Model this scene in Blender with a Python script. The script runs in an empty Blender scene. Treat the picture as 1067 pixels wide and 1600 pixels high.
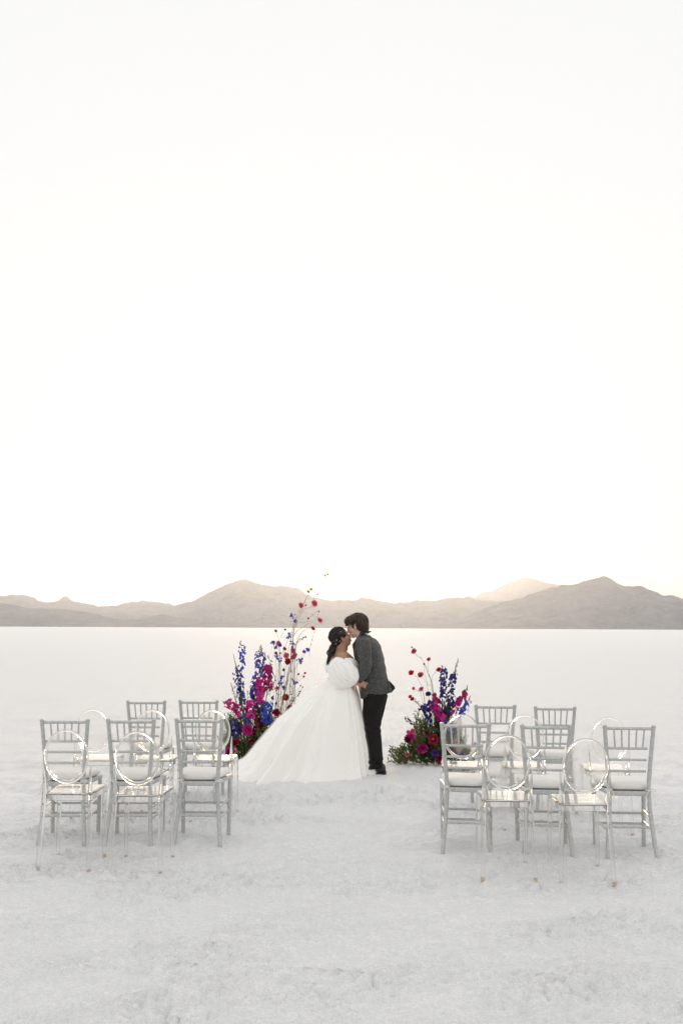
import bpy, math, random
import numpy as np
from mathutils import Vector, Matrix, Euler, noise as mnoise

R = math.radians
scene = bpy.context.scene
col = scene.collection

# ---------------------------------------------------------------- camera
cam_d = bpy.data.cameras.new('camera')
cam = bpy.data.objects.new('camera', cam_d)
col.objects.link(cam)
cam_d.sensor_fit = 'HORIZONTAL'
cam_d.sensor_width = 24.0
cam_d.sensor_height = 36.0
cam_d.lens = 35.0
cam_d.clip_start = 0.05
cam_d.clip_end = 80000.0
PITCH, ROLL = 6.65, 0.27
cam.matrix_world = (Matrix.Translation((0, 0, 1.59)) @ Matrix.Rotation(R(90 + PITCH), 4, 'X')
                    @ Matrix.Rotation(R(ROLL), 4, 'Z'))
scene.camera = cam

# ---------------------------------------------------------------- sky, sun, exposure
SUN_EL, SUN_AZ = 3.0, -1.0          # degrees; azimuth clockwise from +Y
world = bpy.data.worlds.new('World')
scene.world = world
world.use_nodes = True
wn = world.node_tree
wn.nodes.clear()
w_out = wn.nodes.new('ShaderNodeOutputWorld')
w_bg = wn.nodes.new('ShaderNodeBackground')
w_sky = wn.nodes.new('ShaderNodeTexSky')
w_hsv = wn.nodes.new('ShaderNodeHueSaturation')
w_sky.sky_type = 'NISHITA'
w_sky.sun_disc = False
w_sky.sun_elevation = R(SUN_EL)
w_sky.sun_rotation = R(SUN_AZ)
w_sky.altitude = 1280
w_sky.air_density = 1.6
w_sky.dust_density = 0.3
w_sky.ozone_density = 0.6
w_hsv.inputs['Saturation'].default_value = 2.0
w_bg.inputs['Strength'].default_value = 0.15
wn.links.new(w_sky.outputs[0], w_hsv.inputs['Color'])
w_mix = wn.nodes.new('ShaderNodeMix'); w_mix.data_type = 'RGBA'
w_mix.inputs[0].default_value = 0.985                     # thin high veil, thicker and warmer towards the horizon all the way round
w_tc = wn.nodes.new('ShaderNodeTexCoord')
w_sep = wn.nodes.new('ShaderNodeSeparateXYZ')
w_abs = wn.nodes.new('ShaderNodeMath'); w_abs.operation = 'ABSOLUTE'
w_one = wn.nodes.new('ShaderNodeMath'); w_one.operation = 'SUBTRACT'; w_one.inputs[0].default_value = 1.0; w_one.use_clamp = True
w_pow = wn.nodes.new('ShaderNodeMath'); w_pow.operation = 'POWER'; w_pow.inputs[1].default_value = 14.0
w_veil = wn.nodes.new('ShaderNodeMix'); w_veil.data_type = 'RGBA'
w_veil.inputs[6].default_value = (1.005, 1.003, 1.0, 1)
w_veil.inputs[7].default_value = (1.10, 0.84, 0.46, 1)
wn.links.new(w_tc.outputs['Generated'], w_sep.inputs[0])
wn.links.new(w_sep.outputs['Z'], w_abs.inputs[0])
wn.links.new(w_abs.outputs[0], w_one.inputs[1])
wn.links.new(w_one.outputs[0], w_pow.inputs[0])
wn.links.new(w_pow.outputs[0], w_veil.inputs[0])
wn.links.new(w_veil.outputs[2], w_mix.inputs[7])
wn.links.new(w_hsv.outputs[0], w_mix.inputs[6])
wn.links.new(w_mix.outputs[2], w_bg.inputs['Color'])
wn.links.new(w_bg.outputs[0], w_out.inputs['Surface'])

sun_d = bpy.data.lights.new('sun', 'SUN')
sun_d.energy = 0.7
sun_d.angle = R(12)
sun_d.color = (1.0, 0.72, 0.46)
sun = bpy.data.objects.new('sun', sun_d)
col.objects.link(sun)
sdir = Vector((math.sin(R(SUN_AZ)) * math.cos(R(SUN_EL)), math.cos(R(SUN_AZ)) * math.cos(R(SUN_EL)), math.sin(R(SUN_EL))))
sun.rotation_euler = (-sdir).to_track_quat('-Z', 'Y').to_euler()

scene.view_settings.view_transform = 'Standard'
scene.view_settings.look = 'None'
scene.view_settings.exposure = 2.63
scene.view_settings.gamma = 1.0
scene.view_settings.use_curve_mapping = False
scene.render.engine = 'CYCLES'
cy = scene.cycles
cy.max_bounces = 16
cy.transmission_bounces = 16
cy.glossy_bounces = 8
cy.transparent_max_bounces = 16
cy.volume_bounces = 1
cy.caustics_refractive = True
cy.caustics_reflective = True

# ================================================================ helpers
def tag(o, label=None, cat=None, group=None, kind=None):
    if label: o['label'] = label
    if cat: o['category'] = cat
    if group: o['group'] = group
    if kind: o['kind'] = kind
    return o

def empty(name, loc, rz=0.0):
    o = bpy.data.objects.new(name, None)
    o.empty_display_size = 0.1
    col.objects.link(o)
    o.location = loc
    o.rotation_euler = (0, 0, rz)
    return o

def frame_from(d):
    d = Vector(d).normalized()
    up = Vector((0, 0, 1)) if abs(d.z) < 0.95 else Vector((1, 0, 0))
    a = d.cross(up).normalized()
    b = a.cross(d).normalized()
    return a, b

class MB:
    """collects shapes for one mesh"""
    def __init__(self):
        self.v, self.f = [], []
    def add(self, vs, fs):
        o = len(self.v)
        self.v.extend([tuple(p) for p in vs])
        self.f.extend([tuple(i + o for i in q) for q in fs])
    def tube(self, path, radii, seg=8, cap=True, flat=1.0):
        path = [Vector(p) for p in path]
        n = len(path)
        if not hasattr(radii, '__len__'): radii = [radii] * n
        vs, fs = [], []
        a = None
        for i in range(n):
            d = (path[min(i + 1, n - 1)] - path[max(i - 1, 0)]).normalized()
            if a is None:
                a, b = frame_from(d)
            else:
                a = (a - d * a.dot(d)).normalized()
                b = a.cross(d).normalized()
            for k in range(seg):
                t = 2 * math.pi * (k + 0.5) / seg
                vs.append(path[i] + a * math.cos(t) * radii[i] + b * math.sin(t) * radii[i] * flat)
        for i in range(n - 1):
            for k in range(seg):
                k2 = (k + 1) % seg
                fs.append((i * seg + k, (i + 1) * seg + k, (i + 1) * seg + k2, i * seg + k2))
        if cap:
            fs.append(tuple(range(seg)))
            fs.append(tuple((n - 1) * seg + k for k in reversed(range(seg))))
        self.add(vs, fs)
    def loft(self, rings, cap=True, closed=True):
        n, m = len(rings), len(rings[0])
        vs = [p for r in rings for p in r]
        fs = []
        for i in range(n - 1):
            for k in range(m if closed else m - 1):
                k2 = (k + 1) % m
                fs.append((i * m + k, i * m + k2, (i + 1) * m + k2, (i + 1) * m + k))
        if cap:
            fs.append(tuple(reversed(range(m))))
            fs.append(tuple((n - 1) * m + k for k in range(m)))
        self.add(vs, fs)
    def ellipsoid(self, c, r, rot=None, seg=14, rings=9):
        c = Vector(c)
        vs, fs = [], []
        M = rot if rot is not None else Matrix.Identity(3)
        vs.append(c + M @ Vector((0, 0, r[2])))
        for i in range(1, rings):
            ph = math.pi * i / rings
            for k in range(seg):
                t = 2 * math.pi * k / seg
                vs.append(c + M @ Vector((r[0] * math.sin(ph) * math.cos(t), r[1] * math.sin(ph) * math.sin(t), r[2] * math.cos(ph))))
        vs.append(c + M @ Vector((0, 0, -r[2])))
        for k in range(seg):
            fs.append((0, 1 + k, 1 + (k + 1) % seg))
        for i in range(rings - 2):
            for k in range(seg):
                a = 1 + i * seg + k
                b = 1 + i * seg + (k + 1) % seg
                fs.append((a, a + seg, b + seg, b))
        last = len(vs) - 1
        o = 1 + (rings - 2) * seg
        for k in range(seg):
            fs.append((last, o + (k + 1) % seg, o + k))
        self.add(vs, fs)
    def box(self, lo, hi):
        x0, y0, z0 = lo
        x1, y1, z1 = hi
        self.add([(x0, y0, z0), (x1, y0, z0), (x1, y1, z0), (x0, y1, z0), (x0, y0, z1), (x1, y0, z1), (x1, y1, z1), (x0, y1, z1)],
                 [(0, 3, 2, 1), (4, 5, 6, 7), (0, 1, 5, 4), (1, 2, 6, 5), (2, 3, 7, 6), (3, 0, 4, 7)])
    def xform(self, M):
        self.v = [tuple(M @ Vector(p)) for p in self.v]
        return self
    def mesh(self, name, mat, smooth=True):
        me = bpy.data.meshes.new(name)
        me.from_pydata(self.v, [], self.f)
        me.update()
        if mat is not None: me.materials.append(mat)
        if smooth: me.polygons.foreach_set('use_smooth', [True] * len(me.polygons))
        return me
    def build(self, name, mat, parent=None, smooth=True, bevel=0.0, sub=0):
        o = bpy.data.objects.new(name, self.mesh(name, mat, smooth))
        col.objects.link(o)
        if parent is not None: o.parent = parent
        if bevel:
            m = o.modifiers.new('bevel', 'BEVEL'); m.width = bevel; m.segments = 2; m.limit_method = 'ANGLE'
        if sub:
            m = o.modifiers.new('sub', 'SUBSURF'); m.levels = sub; m.render_levels = sub
        return o

def fuse(mb, name, mat, parent, voxel, smooth=3, wrinkle=None):
    """joins overlapping closed shells into one continuous skin"""
    tmp = bpy.data.objects.new('tmp', mb.mesh('tmp', None))
    col.objects.link(tmp)
    m = tmp.modifiers.new('r', 'REMESH'); m.mode = 'VOXEL'; m.voxel_size = voxel
    if smooth:
        s = tmp.modifiers.new('s', 'SMOOTH'); s.factor = 0.5; s.iterations = smooth
    dg = bpy.context.evaluated_depsgraph_get()
    me = bpy.data.meshes.new_from_object(tmp.evaluated_get(dg))
    bpy.data.objects.remove(tmp)
    me.name = name
    if wrinkle:
        nrm = [v.normal.copy() for v in me.vertices]
        for v, n in zip(me.vertices, nrm):
            v.co += n * wrinkle(v.co, n)
    me.materials.clear()
    me.materials.append(mat)
    me.polygons.foreach_set('use_smooth', [True] * len(me.polygons))
    o = bpy.data.objects.new(name, me)
    col.objects.link(o)
    if parent is not None: o.parent = parent
    return o

def spline(pts, n=10):
    """Catmull-Rom through the points"""
    pts = [Vector(p) for p in pts]
    P = [pts[0] * 2 - pts[1]] + pts + [pts[-1] * 2 - pts[-2]]
    out = []
    for i in range(1, len(P) - 2):
        for k in range(n):
            t = k / n
            out.append(0.5 * ((2 * P[i]) + (-P[i - 1] + P[i + 1]) * t + (2 * P[i - 1] - 5 * P[i] + 4 * P[i + 1] - P[i + 2]) * t * t
                              + (-P[i - 1] + 3 * P[i] - 3 * P[i + 1] + P[i + 2]) * t ** 3))
    out.append(pts[-1])
    return out

def lerp_table(tab, x):
    xs = [a for a, b in tab]; ys = [b for a, b in tab]
    return float(np.interp(x, xs, ys))

def ring(cx, cy, z, rx, ry, n=24, rot=0.0, power=2.0):
    out = []
    for k in range(n):
        t = 2 * math.pi * k / n
        c, s = math.cos(t), math.sin(t)
        e = 2.0 / power
        x = rx * math.copysign(abs(c) ** e, c); y = ry * math.copysign(abs(s) ** e, s)
        out.append((cx + x * math.cos(rot) - y * math.sin(rot), cy + x * math.sin(rot) + y * math.cos(rot), z))
    return out

# ---------------------------------------------------------------- materials
def new_mat(name):
    m = bpy.data.materials.new(name)
    m.use_nodes = True
    nt = m.node_tree
    b = nt.nodes['Principled BSDF']
    return m, nt, b, nt.nodes['Material Output']

def mix_rgb(nt, fac, a, b):
    n = nt.nodes.new('ShaderNodeMix'); n.data_type = 'RGBA'
    if isinstance(fac, float): n.inputs['Factor'].default_value = fac
    else: nt.links.new(fac, n.inputs['Factor'])
    for sock, val in (('A', a), ('B', b)):
        s = [i for i in n.inputs if i.name == sock and i.type == 'RGBA'][0]
        if isinstance(val, tuple): s.default_value = val + (1,) if len(val) == 3 else val
        else: nt.links.new(val, s)
    return [o for o in n.outputs if o.type == 'RGBA'][0]

def noise_fac(nt, scale, detail=4, lo=0.35, hi=0.65, vec=None, stretch=None):
    tc = nt.nodes.new('ShaderNodeTexCoord')
    n = nt.nodes.new('ShaderNodeTexNoise')
    n.inputs['Scale'].default_value = scale
    n.inputs['Detail'].default_value = detail
    src = tc.outputs['Object']
    if stretch:
        mp = nt.nodes.new('ShaderNodeMapping')
        mp.inputs['Scale'].default_value = stretch
        nt.links.new(src, mp.inputs['Vector']); src = mp.outputs[0]
    nt.links.new(src, n.inputs['Vector'])
    r = nt.nodes.new('ShaderNodeMapRange')
    r.inputs[1].default_value = lo; r.inputs[2].default_value = hi
    nt.links.new(n.outputs['Fac'], r.inputs[0])
    return r.outputs[0], n.outputs['Fac']

def bump(nt, b, height, strength, dist):
    n = nt.nodes.new('ShaderNodeBump')
    n.inputs['Strength'].default_value = strength
    n.inputs['Distance'].default_value = dist
    nt.links.new(height, n.inputs['Height'])
    nt.links.new(n.outputs[0], b.inputs['Normal'])
    return n

def plain(name, c, rough=0.6, metal=0.0, scale=20, var=0.15, bmp=0.0, sheen=0.0, spec=0.5):
    m, nt, b, out = new_mat(name)
    f, raw = noise_fac(nt, scale)
    c2 = tuple(x * (1 - var) for x in c)
    nt.links.new(mix_rgb(nt, f, c, c2), b.inputs['Base Color'])
    b.inputs['Roughness'].default_value = rough
    b.inputs['Metallic'].default_value = metal
    b.inputs['Specular IOR Level'].default_value = spec
    if sheen:
        b.inputs['Sheen Weight'].default_value = sheen
    if bmp: bump(nt, b, raw, bmp, 0.01)
    return m

def petal_mat(name, c1, c2, trans=0.35, rough=0.55):
    """thin living tissue: random shade per petal, light shines through"""
    m, nt, b, out = new_mat(name)
    g = nt.nodes.new('ShaderNodeNewGeometry')
    colr = mix_rgb(nt, g.outputs['Random Per Island'], c1, c2)
    nt.links.new(colr, b.inputs['Base Color'])
    b.inputs['Roughness'].default_value = rough
    b.inputs['Specular IOR Level'].default_value = 0.3
    t = nt.nodes.new('ShaderNodeBsdfTranslucent')
    nt.links.new(colr, t.inputs['Color'])
    mx = nt.nodes.new('ShaderNodeMixShader'); mx.inputs[0].default_value = trans
    nt.links.new(b.outputs[0], mx.inputs[1]); nt.links.new(t.outputs[0], mx.inputs[2])
    nt.links.new(mx.outputs[0], out.inputs['Surface'])
    return m

M = {}
# silver paint
m, nt, b, out = new_mat('silver_paint')
f, raw = noise_fac(nt, 60, 3)
nt.links.new(mix_rgb(nt, f, (0.56, 0.575, 0.57), (0.46, 0.475, 0.47)), b.inputs['Base Color'])
b.inputs['Metallic'].default_value = 0.3
b.inputs['Roughness'].default_value = 0.38
bump(nt, b, raw, 0.08, 0.002)
M['silver'] = m
# clear plastic
m, nt, b, out = new_mat('clear_plastic')
b.inputs['Base Color'].default_value = (0.985, 0.975, 0.965, 1)
b.inputs['Transmission Weight'].default_value = 1.0
b.inputs['IOR'].default_value = 1.5
f, raw = noise_fac(nt, 9, 3)
mr = nt.nodes.new('ShaderNodeMapRange'); mr.inputs[3].default_value = 0.02; mr.inputs[4].default_value = 0.10
nt.links.new(f, mr.inputs[0]); nt.links.new(mr.outputs[0], b.inputs['Roughness'])
M['clear'] = m
m2 = m.copy(); m2.name = 'clear_plastic_frame'
m2.node_tree.nodes['Principled BSDF'].inputs['IOR'].default_value = 1.27
M['clear_frame'] = m2
m3 = m2.copy(); m3.name = 'clear_plastic_ring'
m3.node_tree.nodes['Principled BSDF'].inputs['IOR'].default_value = 1.13
M['clear_ring'] = m3
m4 = M['clear'].copy(); m4.name = 'clear_plastic_seat'
m4.node_tree.nodes['Principled BSDF'].inputs['IOR'].default_value = 1.8
M['clear_seat'] = m4
m, nt, b, out = new_mat('amber_plastic')
b.inputs['Base Color'].default_value = (0.74, 0.56, 0.42, 1)
b.inputs['Roughness'].default_value = 0.35
b.inputs['Transmission Weight'].default_value = 0.25
M['amber'] = m
M['cushion'] = plain('cushion_cloth', (0.80, 0.78, 0.755), 0.8, scale=35, var=0.06, bmp=0.25, sheen=0.2)
M['tie'] = plain('cushion_tie_cloth', (0.82, 0.80, 0.78), 0.8, var=0.05)
# gown cloth: opaque weave with a little light through
def cloth_white(name, c, trans, alpha=1.0):
    m, nt, b, out = new_mat(name)
    f, raw = noise_fac(nt, 14, 4)
    cc = mix_rgb(nt, f, c, tuple(x * 0.985 for x in c))
    nt.links.new(cc, b.inputs['Base Color'])
    b.inputs['Roughness'].default_value = 0.8
    b.inputs['Specular IOR Level'].default_value = 0.2
    t = nt.nodes.new('ShaderNodeBsdfTranslucent'); nt.links.new(cc, t.inputs['Color'])
    mx = nt.nodes.new('ShaderNodeMixShader'); mx.inputs[0].default_value = trans
    nt.links.new(b.outputs[0], mx.inputs[1]); nt.links.new(t.outputs[0], mx.inputs[2])
    last = mx.outputs[0]
    if alpha < 1:
        tr = nt.nodes.new('ShaderNodeBsdfTransparent')
        m2 = nt.nodes.new('ShaderNodeMixShader'); m2.inputs[0].default_value = alpha
        nt.links.new(tr.outputs[0], m2.inputs[1]); nt.links.new(last, m2.inputs[2]); last = m2.outputs[0]
    nt.links.new(last, out.inputs['Surface'])
    return m
M['gown'] = cloth_white('gown_cloth', (0.98, 0.965, 0.94), 0.0)
M['tulle'] = cloth_white('tulle', (0.98, 0.965, 0.94), 0.5, 0.12)
M['puff'] = cloth_white('sleeve_tulle', (0.98, 0.965, 0.94), 0.05)
# skins
def skin(name, c, c2):
    m, nt, b, out = new_mat(name)
    f, raw = noise_fac(nt, 25, 4)
    nt.links.new(mix_rgb(nt, f, c, c2), b.inputs['Base Color'])
    b.inputs['Roughness'].default_value = 0.5
    b.inputs['Subsurface Weight'].default_value = 0.15
    b.inputs['Subsurface Radius'].default_value = (0.02, 0.008, 0.004)
    b.inputs['Subsurface Scale'].default_value = 0.3
    return m
M['skin_fair'] = skin('skin_fair', (0.70, 0.48, 0.39), (0.64, 0.42, 0.33))
M['skin_tan'] = skin('skin_tan', (0.45, 0.25, 0.165), (0.39, 0.21, 0.13))
M['hair'] = plain('dark_brown_hair', (0.060, 0.032, 0.018), 0.42, scale=60, var=0.5, bmp=0.6)
M['hair2'] = plain('brown_black_hair', (0.022, 0.013, 0.009), 0.38, scale=60, var=0.5, bmp=0.6)
M['lip'] = plain('lips', (0.42, 0.16, 0.14), 0.45)
M['lash'] = plain('lash', (0.02, 0.015, 0.012), 0.6)
M['pearl'] = plain('pearl', (0.85, 0.82, 0.76), 0.2, var=0.03)
M['shirt'] = plain('white_shirt', (0.80, 0.79, 0.78), 0.75, var=0.04)
M['black'] = plain('black_cloth', (0.012, 0.012, 0.013), 0.75, scale=40, var=0.3)
M['frame_black'] = plain('spectacle_frame', (0.02, 0.016, 0.014), 0.3)
M['shoe'] = plain('black_leather', (0.012, 0.011, 0.011), 0.35, scale=15, var=0.3)
M['sole'] = plain('shoe_sole', (0.03, 0.026, 0.022), 0.8)
# tweed: salt-and-pepper wool
m, nt, b, out = new_mat('charcoal_tweed')
f, raw = noise_fac(nt, 170, 6, 0.42, 0.60)
f2, raw2 = noise_fac(nt, 55, 3, 0.40, 0.62)
base = mix_rgb(nt, f, (0.026, 0.027, 0.027), (0.125, 0.125, 0.118))
base = mix_rgb(nt, f2, base, (0.045, 0.046, 0.045))
nt.links.new(base, b.inputs['Base Color'])
b.inputs['Roughness'].default_value = 0.9
b.inputs['Sheen Weight'].default_value = 0.12
bump(nt, b, raw, 0.35, 0.003)
M['tweed'] = m
M['trouser'] = plain('charcoal_trouser', (0.017, 0.016, 0.0155), 0.9, scale=9, var=0.25, bmp=0.1, spec=0.15)
# plants
M['leaf'] = petal_mat('green_leaf', (0.08, 0.12, 0.025), (0.24, 0.28, 0.09), 0.45)
M['leaf_dark'] = petal_mat('dark_green_leaf', (0.035, 0.058, 0.016), (0.10, 0.135, 0.042), 0.35)
M['leaf_pale'] = petal_mat('olive_leaf', (0.09, 0.105, 0.045), (0.19, 0.19, 0.10), 0.3)
M['stem'] = plain('green_stem', (0.13, 0.15, 0.06), 0.6, var=0.3)
M['stem_pale'] = plain('pale_stem', (0.30, 0.26, 0.16), 0.6, var=0.3)
M['twig'] = plain('brown_twig', (0.12, 0.075, 0.045), 0.8, var=0.4)
M['blue'] = petal_mat('cornflower_blue_petal', (0.035, 0.075, 0.46), (0.07, 0.13, 0.62))
M['indigo'] = petal_mat('indigo_petal', (0.025, 0.024, 0.16), (0.06, 0.055, 0.32))
M['violet'] = petal_mat('violet_blue_petal', (0.10, 0.09, 0.42), (0.20, 0.18, 0.60))
M['purple'] = petal_mat('purple_petal', (0.085, 0.035, 0.26), (0.16, 0.07, 0.40))
M['magenta'] = petal_mat('magenta_petal', (0.50, 0.016, 0.24), (0.76, 0.05, 0.40))
M['fuchsia'] = petal_mat('deep_fuchsia_petal', (0.34, 0.012, 0.14), (0.56, 0.03, 0.26))
M['crimson'] = petal_mat('crimson_petal', (0.24, 0.008, 0.030), (0.42, 0.02, 0.06))
M['wine'] = petal_mat('wine_red_petal', (0.11, 0.010, 0.024), (0.22, 0.018, 0.04))
M['pink'] = petal_mat('coral_pink_petal', (0.56, 0.10, 0.16), (0.78, 0.25, 0.32))
M['red'] = petal_mat('poppy_red_petal', (0.48, 0.02, 0.04), (0.62, 0.06, 0.07))
M['yellow'] = petal_mat('yellow_petal', (0.62, 0.38, 0.03), (0.75, 0.52, 0.08))
M['dusk'] = petal_mat('dusky_bud', (0.05, 0.05, 0.07), (0.12, 0.11, 0.15))
M['cream'] = petal_mat('cream_bud', (0.62, 0.58, 0.46), (0.78, 0.75, 0.66))
M['grain'] = petal_mat('dried_bud', (0.36, 0.30, 0.22), (0.55, 0.48, 0.38))

# ================================================================ setting: salt flat
rs = np.random.RandomState(7)
PERM = rs.rand(256, 256)
def vnoise(x, y):
    xi = np.floor(x).astype(int); yi = np.floor(y).astype(int)
    xf = x - xi; yf = y - yi
    u = xf * xf * xf * (xf * (xf * 6 - 15) + 10); v = yf * yf * yf * (yf * (yf * 6 - 15) + 10)
    a = PERM[xi & 255, yi & 255]; b_ = PERM[(xi + 1) & 255, yi & 255]
    c = PERM[xi & 255, (yi + 1) & 255]; d = PERM[(xi + 1) & 255, (yi + 1) & 255]
    return (a * (1 - u) + b_ * u) * (1 - v) + (c * (1 - u) + d * u) * v
def fbm(x, y, octv, gain=0.5):
    s = 0; a = 1; t = 0
    for i in range(octv):
        s = s + a * (vnoise(x * 2 ** i + 17.3 * i, y * 2 ** i + 9.1 * i) - 0.5); t += a; a *= gain
    return s / t
def ridged(x, y, octv, gain=0.5):
    s = 0; a = 1; t = 0
    for i in range(octv):
        s = s + a * (1 - np.abs(2 * vnoise(x * 2 ** i + 31.7 * i, y * 2 ** i + 5.3 * i) - 1)); t += a; a *= gain
    return s / t

def axis(f0, f1, step, lo, hi, grow):
    a = list(np.arange(f0, f1, step))
    s = step; x = a[-1]
    while x < hi:
        s *= grow; x = min(x + s, hi); a.append(x)
    s = step; x = a[0]; pre = []
    while x > lo:
        s *= grow; x = max(x - s, lo); pre.append(x)
    return np.array(pre[::-1] + a)
gx = axis(-2.4, 2.4, 0.0125, -9800, 9800, 1.05)
gy0 = axis(3.5, 8.2, 0.0125, 3.4, 17600, 1.024)
gy = np.concatenate([axis(2.0, 3.45, 0.03, -5800, 3.3, 1.08), gy0])
gy = np.unique(np.round(gy, 4))
GX, GY = np.meshgrid(gx, gy)
def ground_h(X, Y):
    wob = 0.25 * fbm(X * 1.3, Y * 1.3, 3)
    # lumpy crust, slightly stretched along a diagonal drift
    u = X * 0.92 + Y * 0.39 + wob; v = -X * 0.39 + Y * 0.92 + wob
    h = 0.016 * fbm(X * 0.8, Y * 0.8, 2)
    h = h + 0.022 * fbm(u * 3.6, v * 6.0, 3)
    rough = np.clip((vnoise(u * 1.5 + 3, v * 2.6 + 8) - 0.30) / 0.45, 0, 1)
    rough = rough * (0.55 + 0.9 * vnoise(X * 5 + 1, Y * 7))
    lump = ridged(u * 8.0 + 40, v * 12.0, 2)
    h = h + 0.020 * (lump - 0.55) * (0.3 + rough)
    knob = np.abs(2 * vnoise(u * 17 + 5, v * 21) - 1) * 0.65 + np.abs(2 * vnoise(u * 30 + 50, v * 34 + 3) - 1) * 0.35
    h = h + 0.023 * (knob - 0.45) * (0.2 + rough)
    # thin pressure ridges of pushed-up salt
    rdg = np.abs(fbm(X * 0.42 + 11, Y * 0.62 + 4, 3))
    h = h + 0.020 * np.exp(-(rdg / 0.012) ** 2) * (0.3 + 0.7 * vnoise(X * 3, Y * 3))
    rdg2 = np.abs(fbm(X * 0.25 + 71, Y * 0.9 + 24, 3))
    h = h + 0.014 * np.exp(-(rdg2 / 0.010) ** 2) * (0.3 + 0.7 * vnoise(X * 4 + 9, Y * 4))
    for (x0, y0, x1, y1, amp) in ((-1.75, 4.55, -0.80, 5.30, 0.022), (-0.75, 5.9, 0.35, 6.5, 0.012), (0.9, 4.4, 1.45, 5.6, 0.016), (-1.1, 4.15, -0.35, 4.35, 0.012), (0.1, 5.1, 1.0, 5.4, 0.010), (-0.4, 7.2, 0.5, 8.3, 0.010), (1.2, 4.9, 2.0, 5.0, 0.010)):
        dx, dy = x1 - x0, y1 - y0
        L2 = dx * dx + dy * dy
        t = np.clip(((X - x0) * dx + (Y - y0) * dy) / L2, 0, 1)
        dist = np.hypot(X - x0 - t * dx, Y - y0 - t * dy) + 0.10 * (vnoise(X * 3 + x0, Y * 3) - 0.5) * 0.8
        h = h + amp * np.exp(-(dist / 0.028) ** 2) * (0.35 + 0.9 * vnoise(X * 6 + 2, Y * 6)) * np.sin(np.pi * (0.06 + 0.88 * t))
    far = np.clip((np.hypot(X, Y) - 14) / 60, 0, 1)
    tread = 1 - 0.75 * np.exp(-(((X + 0.2) / 1.3) ** 2 + ((Y - 11.2) / 1.0) ** 2) ** 2)   # trodden flat where the couple stand
    return 1.7 * h * (1 - far) * tread
GZ = ground_h(GX, GY)
nr, nc = GX.shape
idx = np.arange(nr * nc).reshape(nr, nc)
quads = np.stack([idx[:-1, :-1], idx[:-1, 1:], idx[1:, 1:], idx[1:, :-1]], -1).reshape(-1, 4)
def grid_obj(name, X, Y, Z, mat):
    co = np.stack([X, Y, Z], -1).reshape(-1, 3)
    nr, nc = X.shape
    idx = np.arange(nr * nc).reshape(nr, nc)
    q = np.stack([idx[:-1, :-1], idx[:-1, 1:], idx[1:, 1:], idx[1:, :-1]], -1).reshape(-1, 4)
    me = bpy.data.meshes.new(name)
    me.vertices.add(len(co)); me.vertices.foreach_set('co', co.ravel())
    me.loops.add(q.size); me.loops.foreach_set('vertex_index', q.ravel().astype(np.int32))
    me.polygons.add(len(q)); me.polygons.foreach_set('loop_start', np.arange(0, q.size, 4, dtype=np.int32))
    me.polygons.foreach_set('use_smooth', np.ones(len(q), bool))
    me.update(calc_edges=True)
    me.materials.append(mat)
    o = bpy.data.objects.new(name, me)
    col.objects.link(o)
    return o
m, nt, b, out = new_mat('salt_crust')
f1, raw1 = noise_fac(nt, 0.7, 5, 0.38, 0.66, stretch=(1, 1.6, 1))
f2, raw2 = noise_fac(nt, 9.0, 5, 0.40, 0.66)
f3, raw3 = noise_fac(nt, 2.6, 5, 0.60, 0.78)
c = mix_rgb(nt, f1, (0.92, 0.912, 0.90), (0.89, 0.885, 0.878))
c = mix_rgb(nt, f2, c, (0.83, 0.828, 0.825))
f4, raw4 = noise_fac(nt, 34.0, 5, 0.40, 0.70)
c = mix_rgb(nt, f4, c, (0.79, 0.788, 0.785))
c = mix_rgb(nt, f3, c, (0.86, 0.825, 0.78))
f5, raw5 = noise_fac(nt, 95.0, 4, 0.44, 0.64)
c = mix_rgb(nt, f5, c, (0.77, 0.768, 0.765))
nt.links.new(c, b.inputs['Base Color'])
b.inputs['Roughness'].default_value = 0.85
b.inputs['Specular IOR Level'].default_value = 0.15
g1, h1 = noise_fac(nt, 75, 6)
bump(nt, b, h1, 0.8, 0.02)
M['salt'] = m
salt = grid_obj('salt_flat', GX, GY, GZ, M['salt'])
tag(salt, kind='structure')

def gz(x, y):
    return float(ground_h(np.array([x]), np.array([y]))[0])

# ================================================================ mountains
m, nt, b, out = new_mat('desert_rock')
tc = nt.nodes.new('ShaderNodeTexCoord')
f, raw = noise_fac(nt, 0.004, 8, 0.38, 0.64, stretch=(1, 1, 3))
f2, raw2 = noise_fac(nt, 0.02, 6, 0.42, 0.66)
c = mix_rgb(nt, f, (0.15, 0.155, 0.17), (0.07, 0.078, 0.095))
c = mix_rgb(nt, f2, c, (0.125, 0.125, 0.13))
nt.links.new(c, b.inputs['Base Color'])
b.inputs['Roughness'].default_value = 0.95
b.inputs['Specular IOR Level'].default_value = 0.1
bump(nt, b, raw2, 1.0, 40.0)
M['rock'] = m

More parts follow.
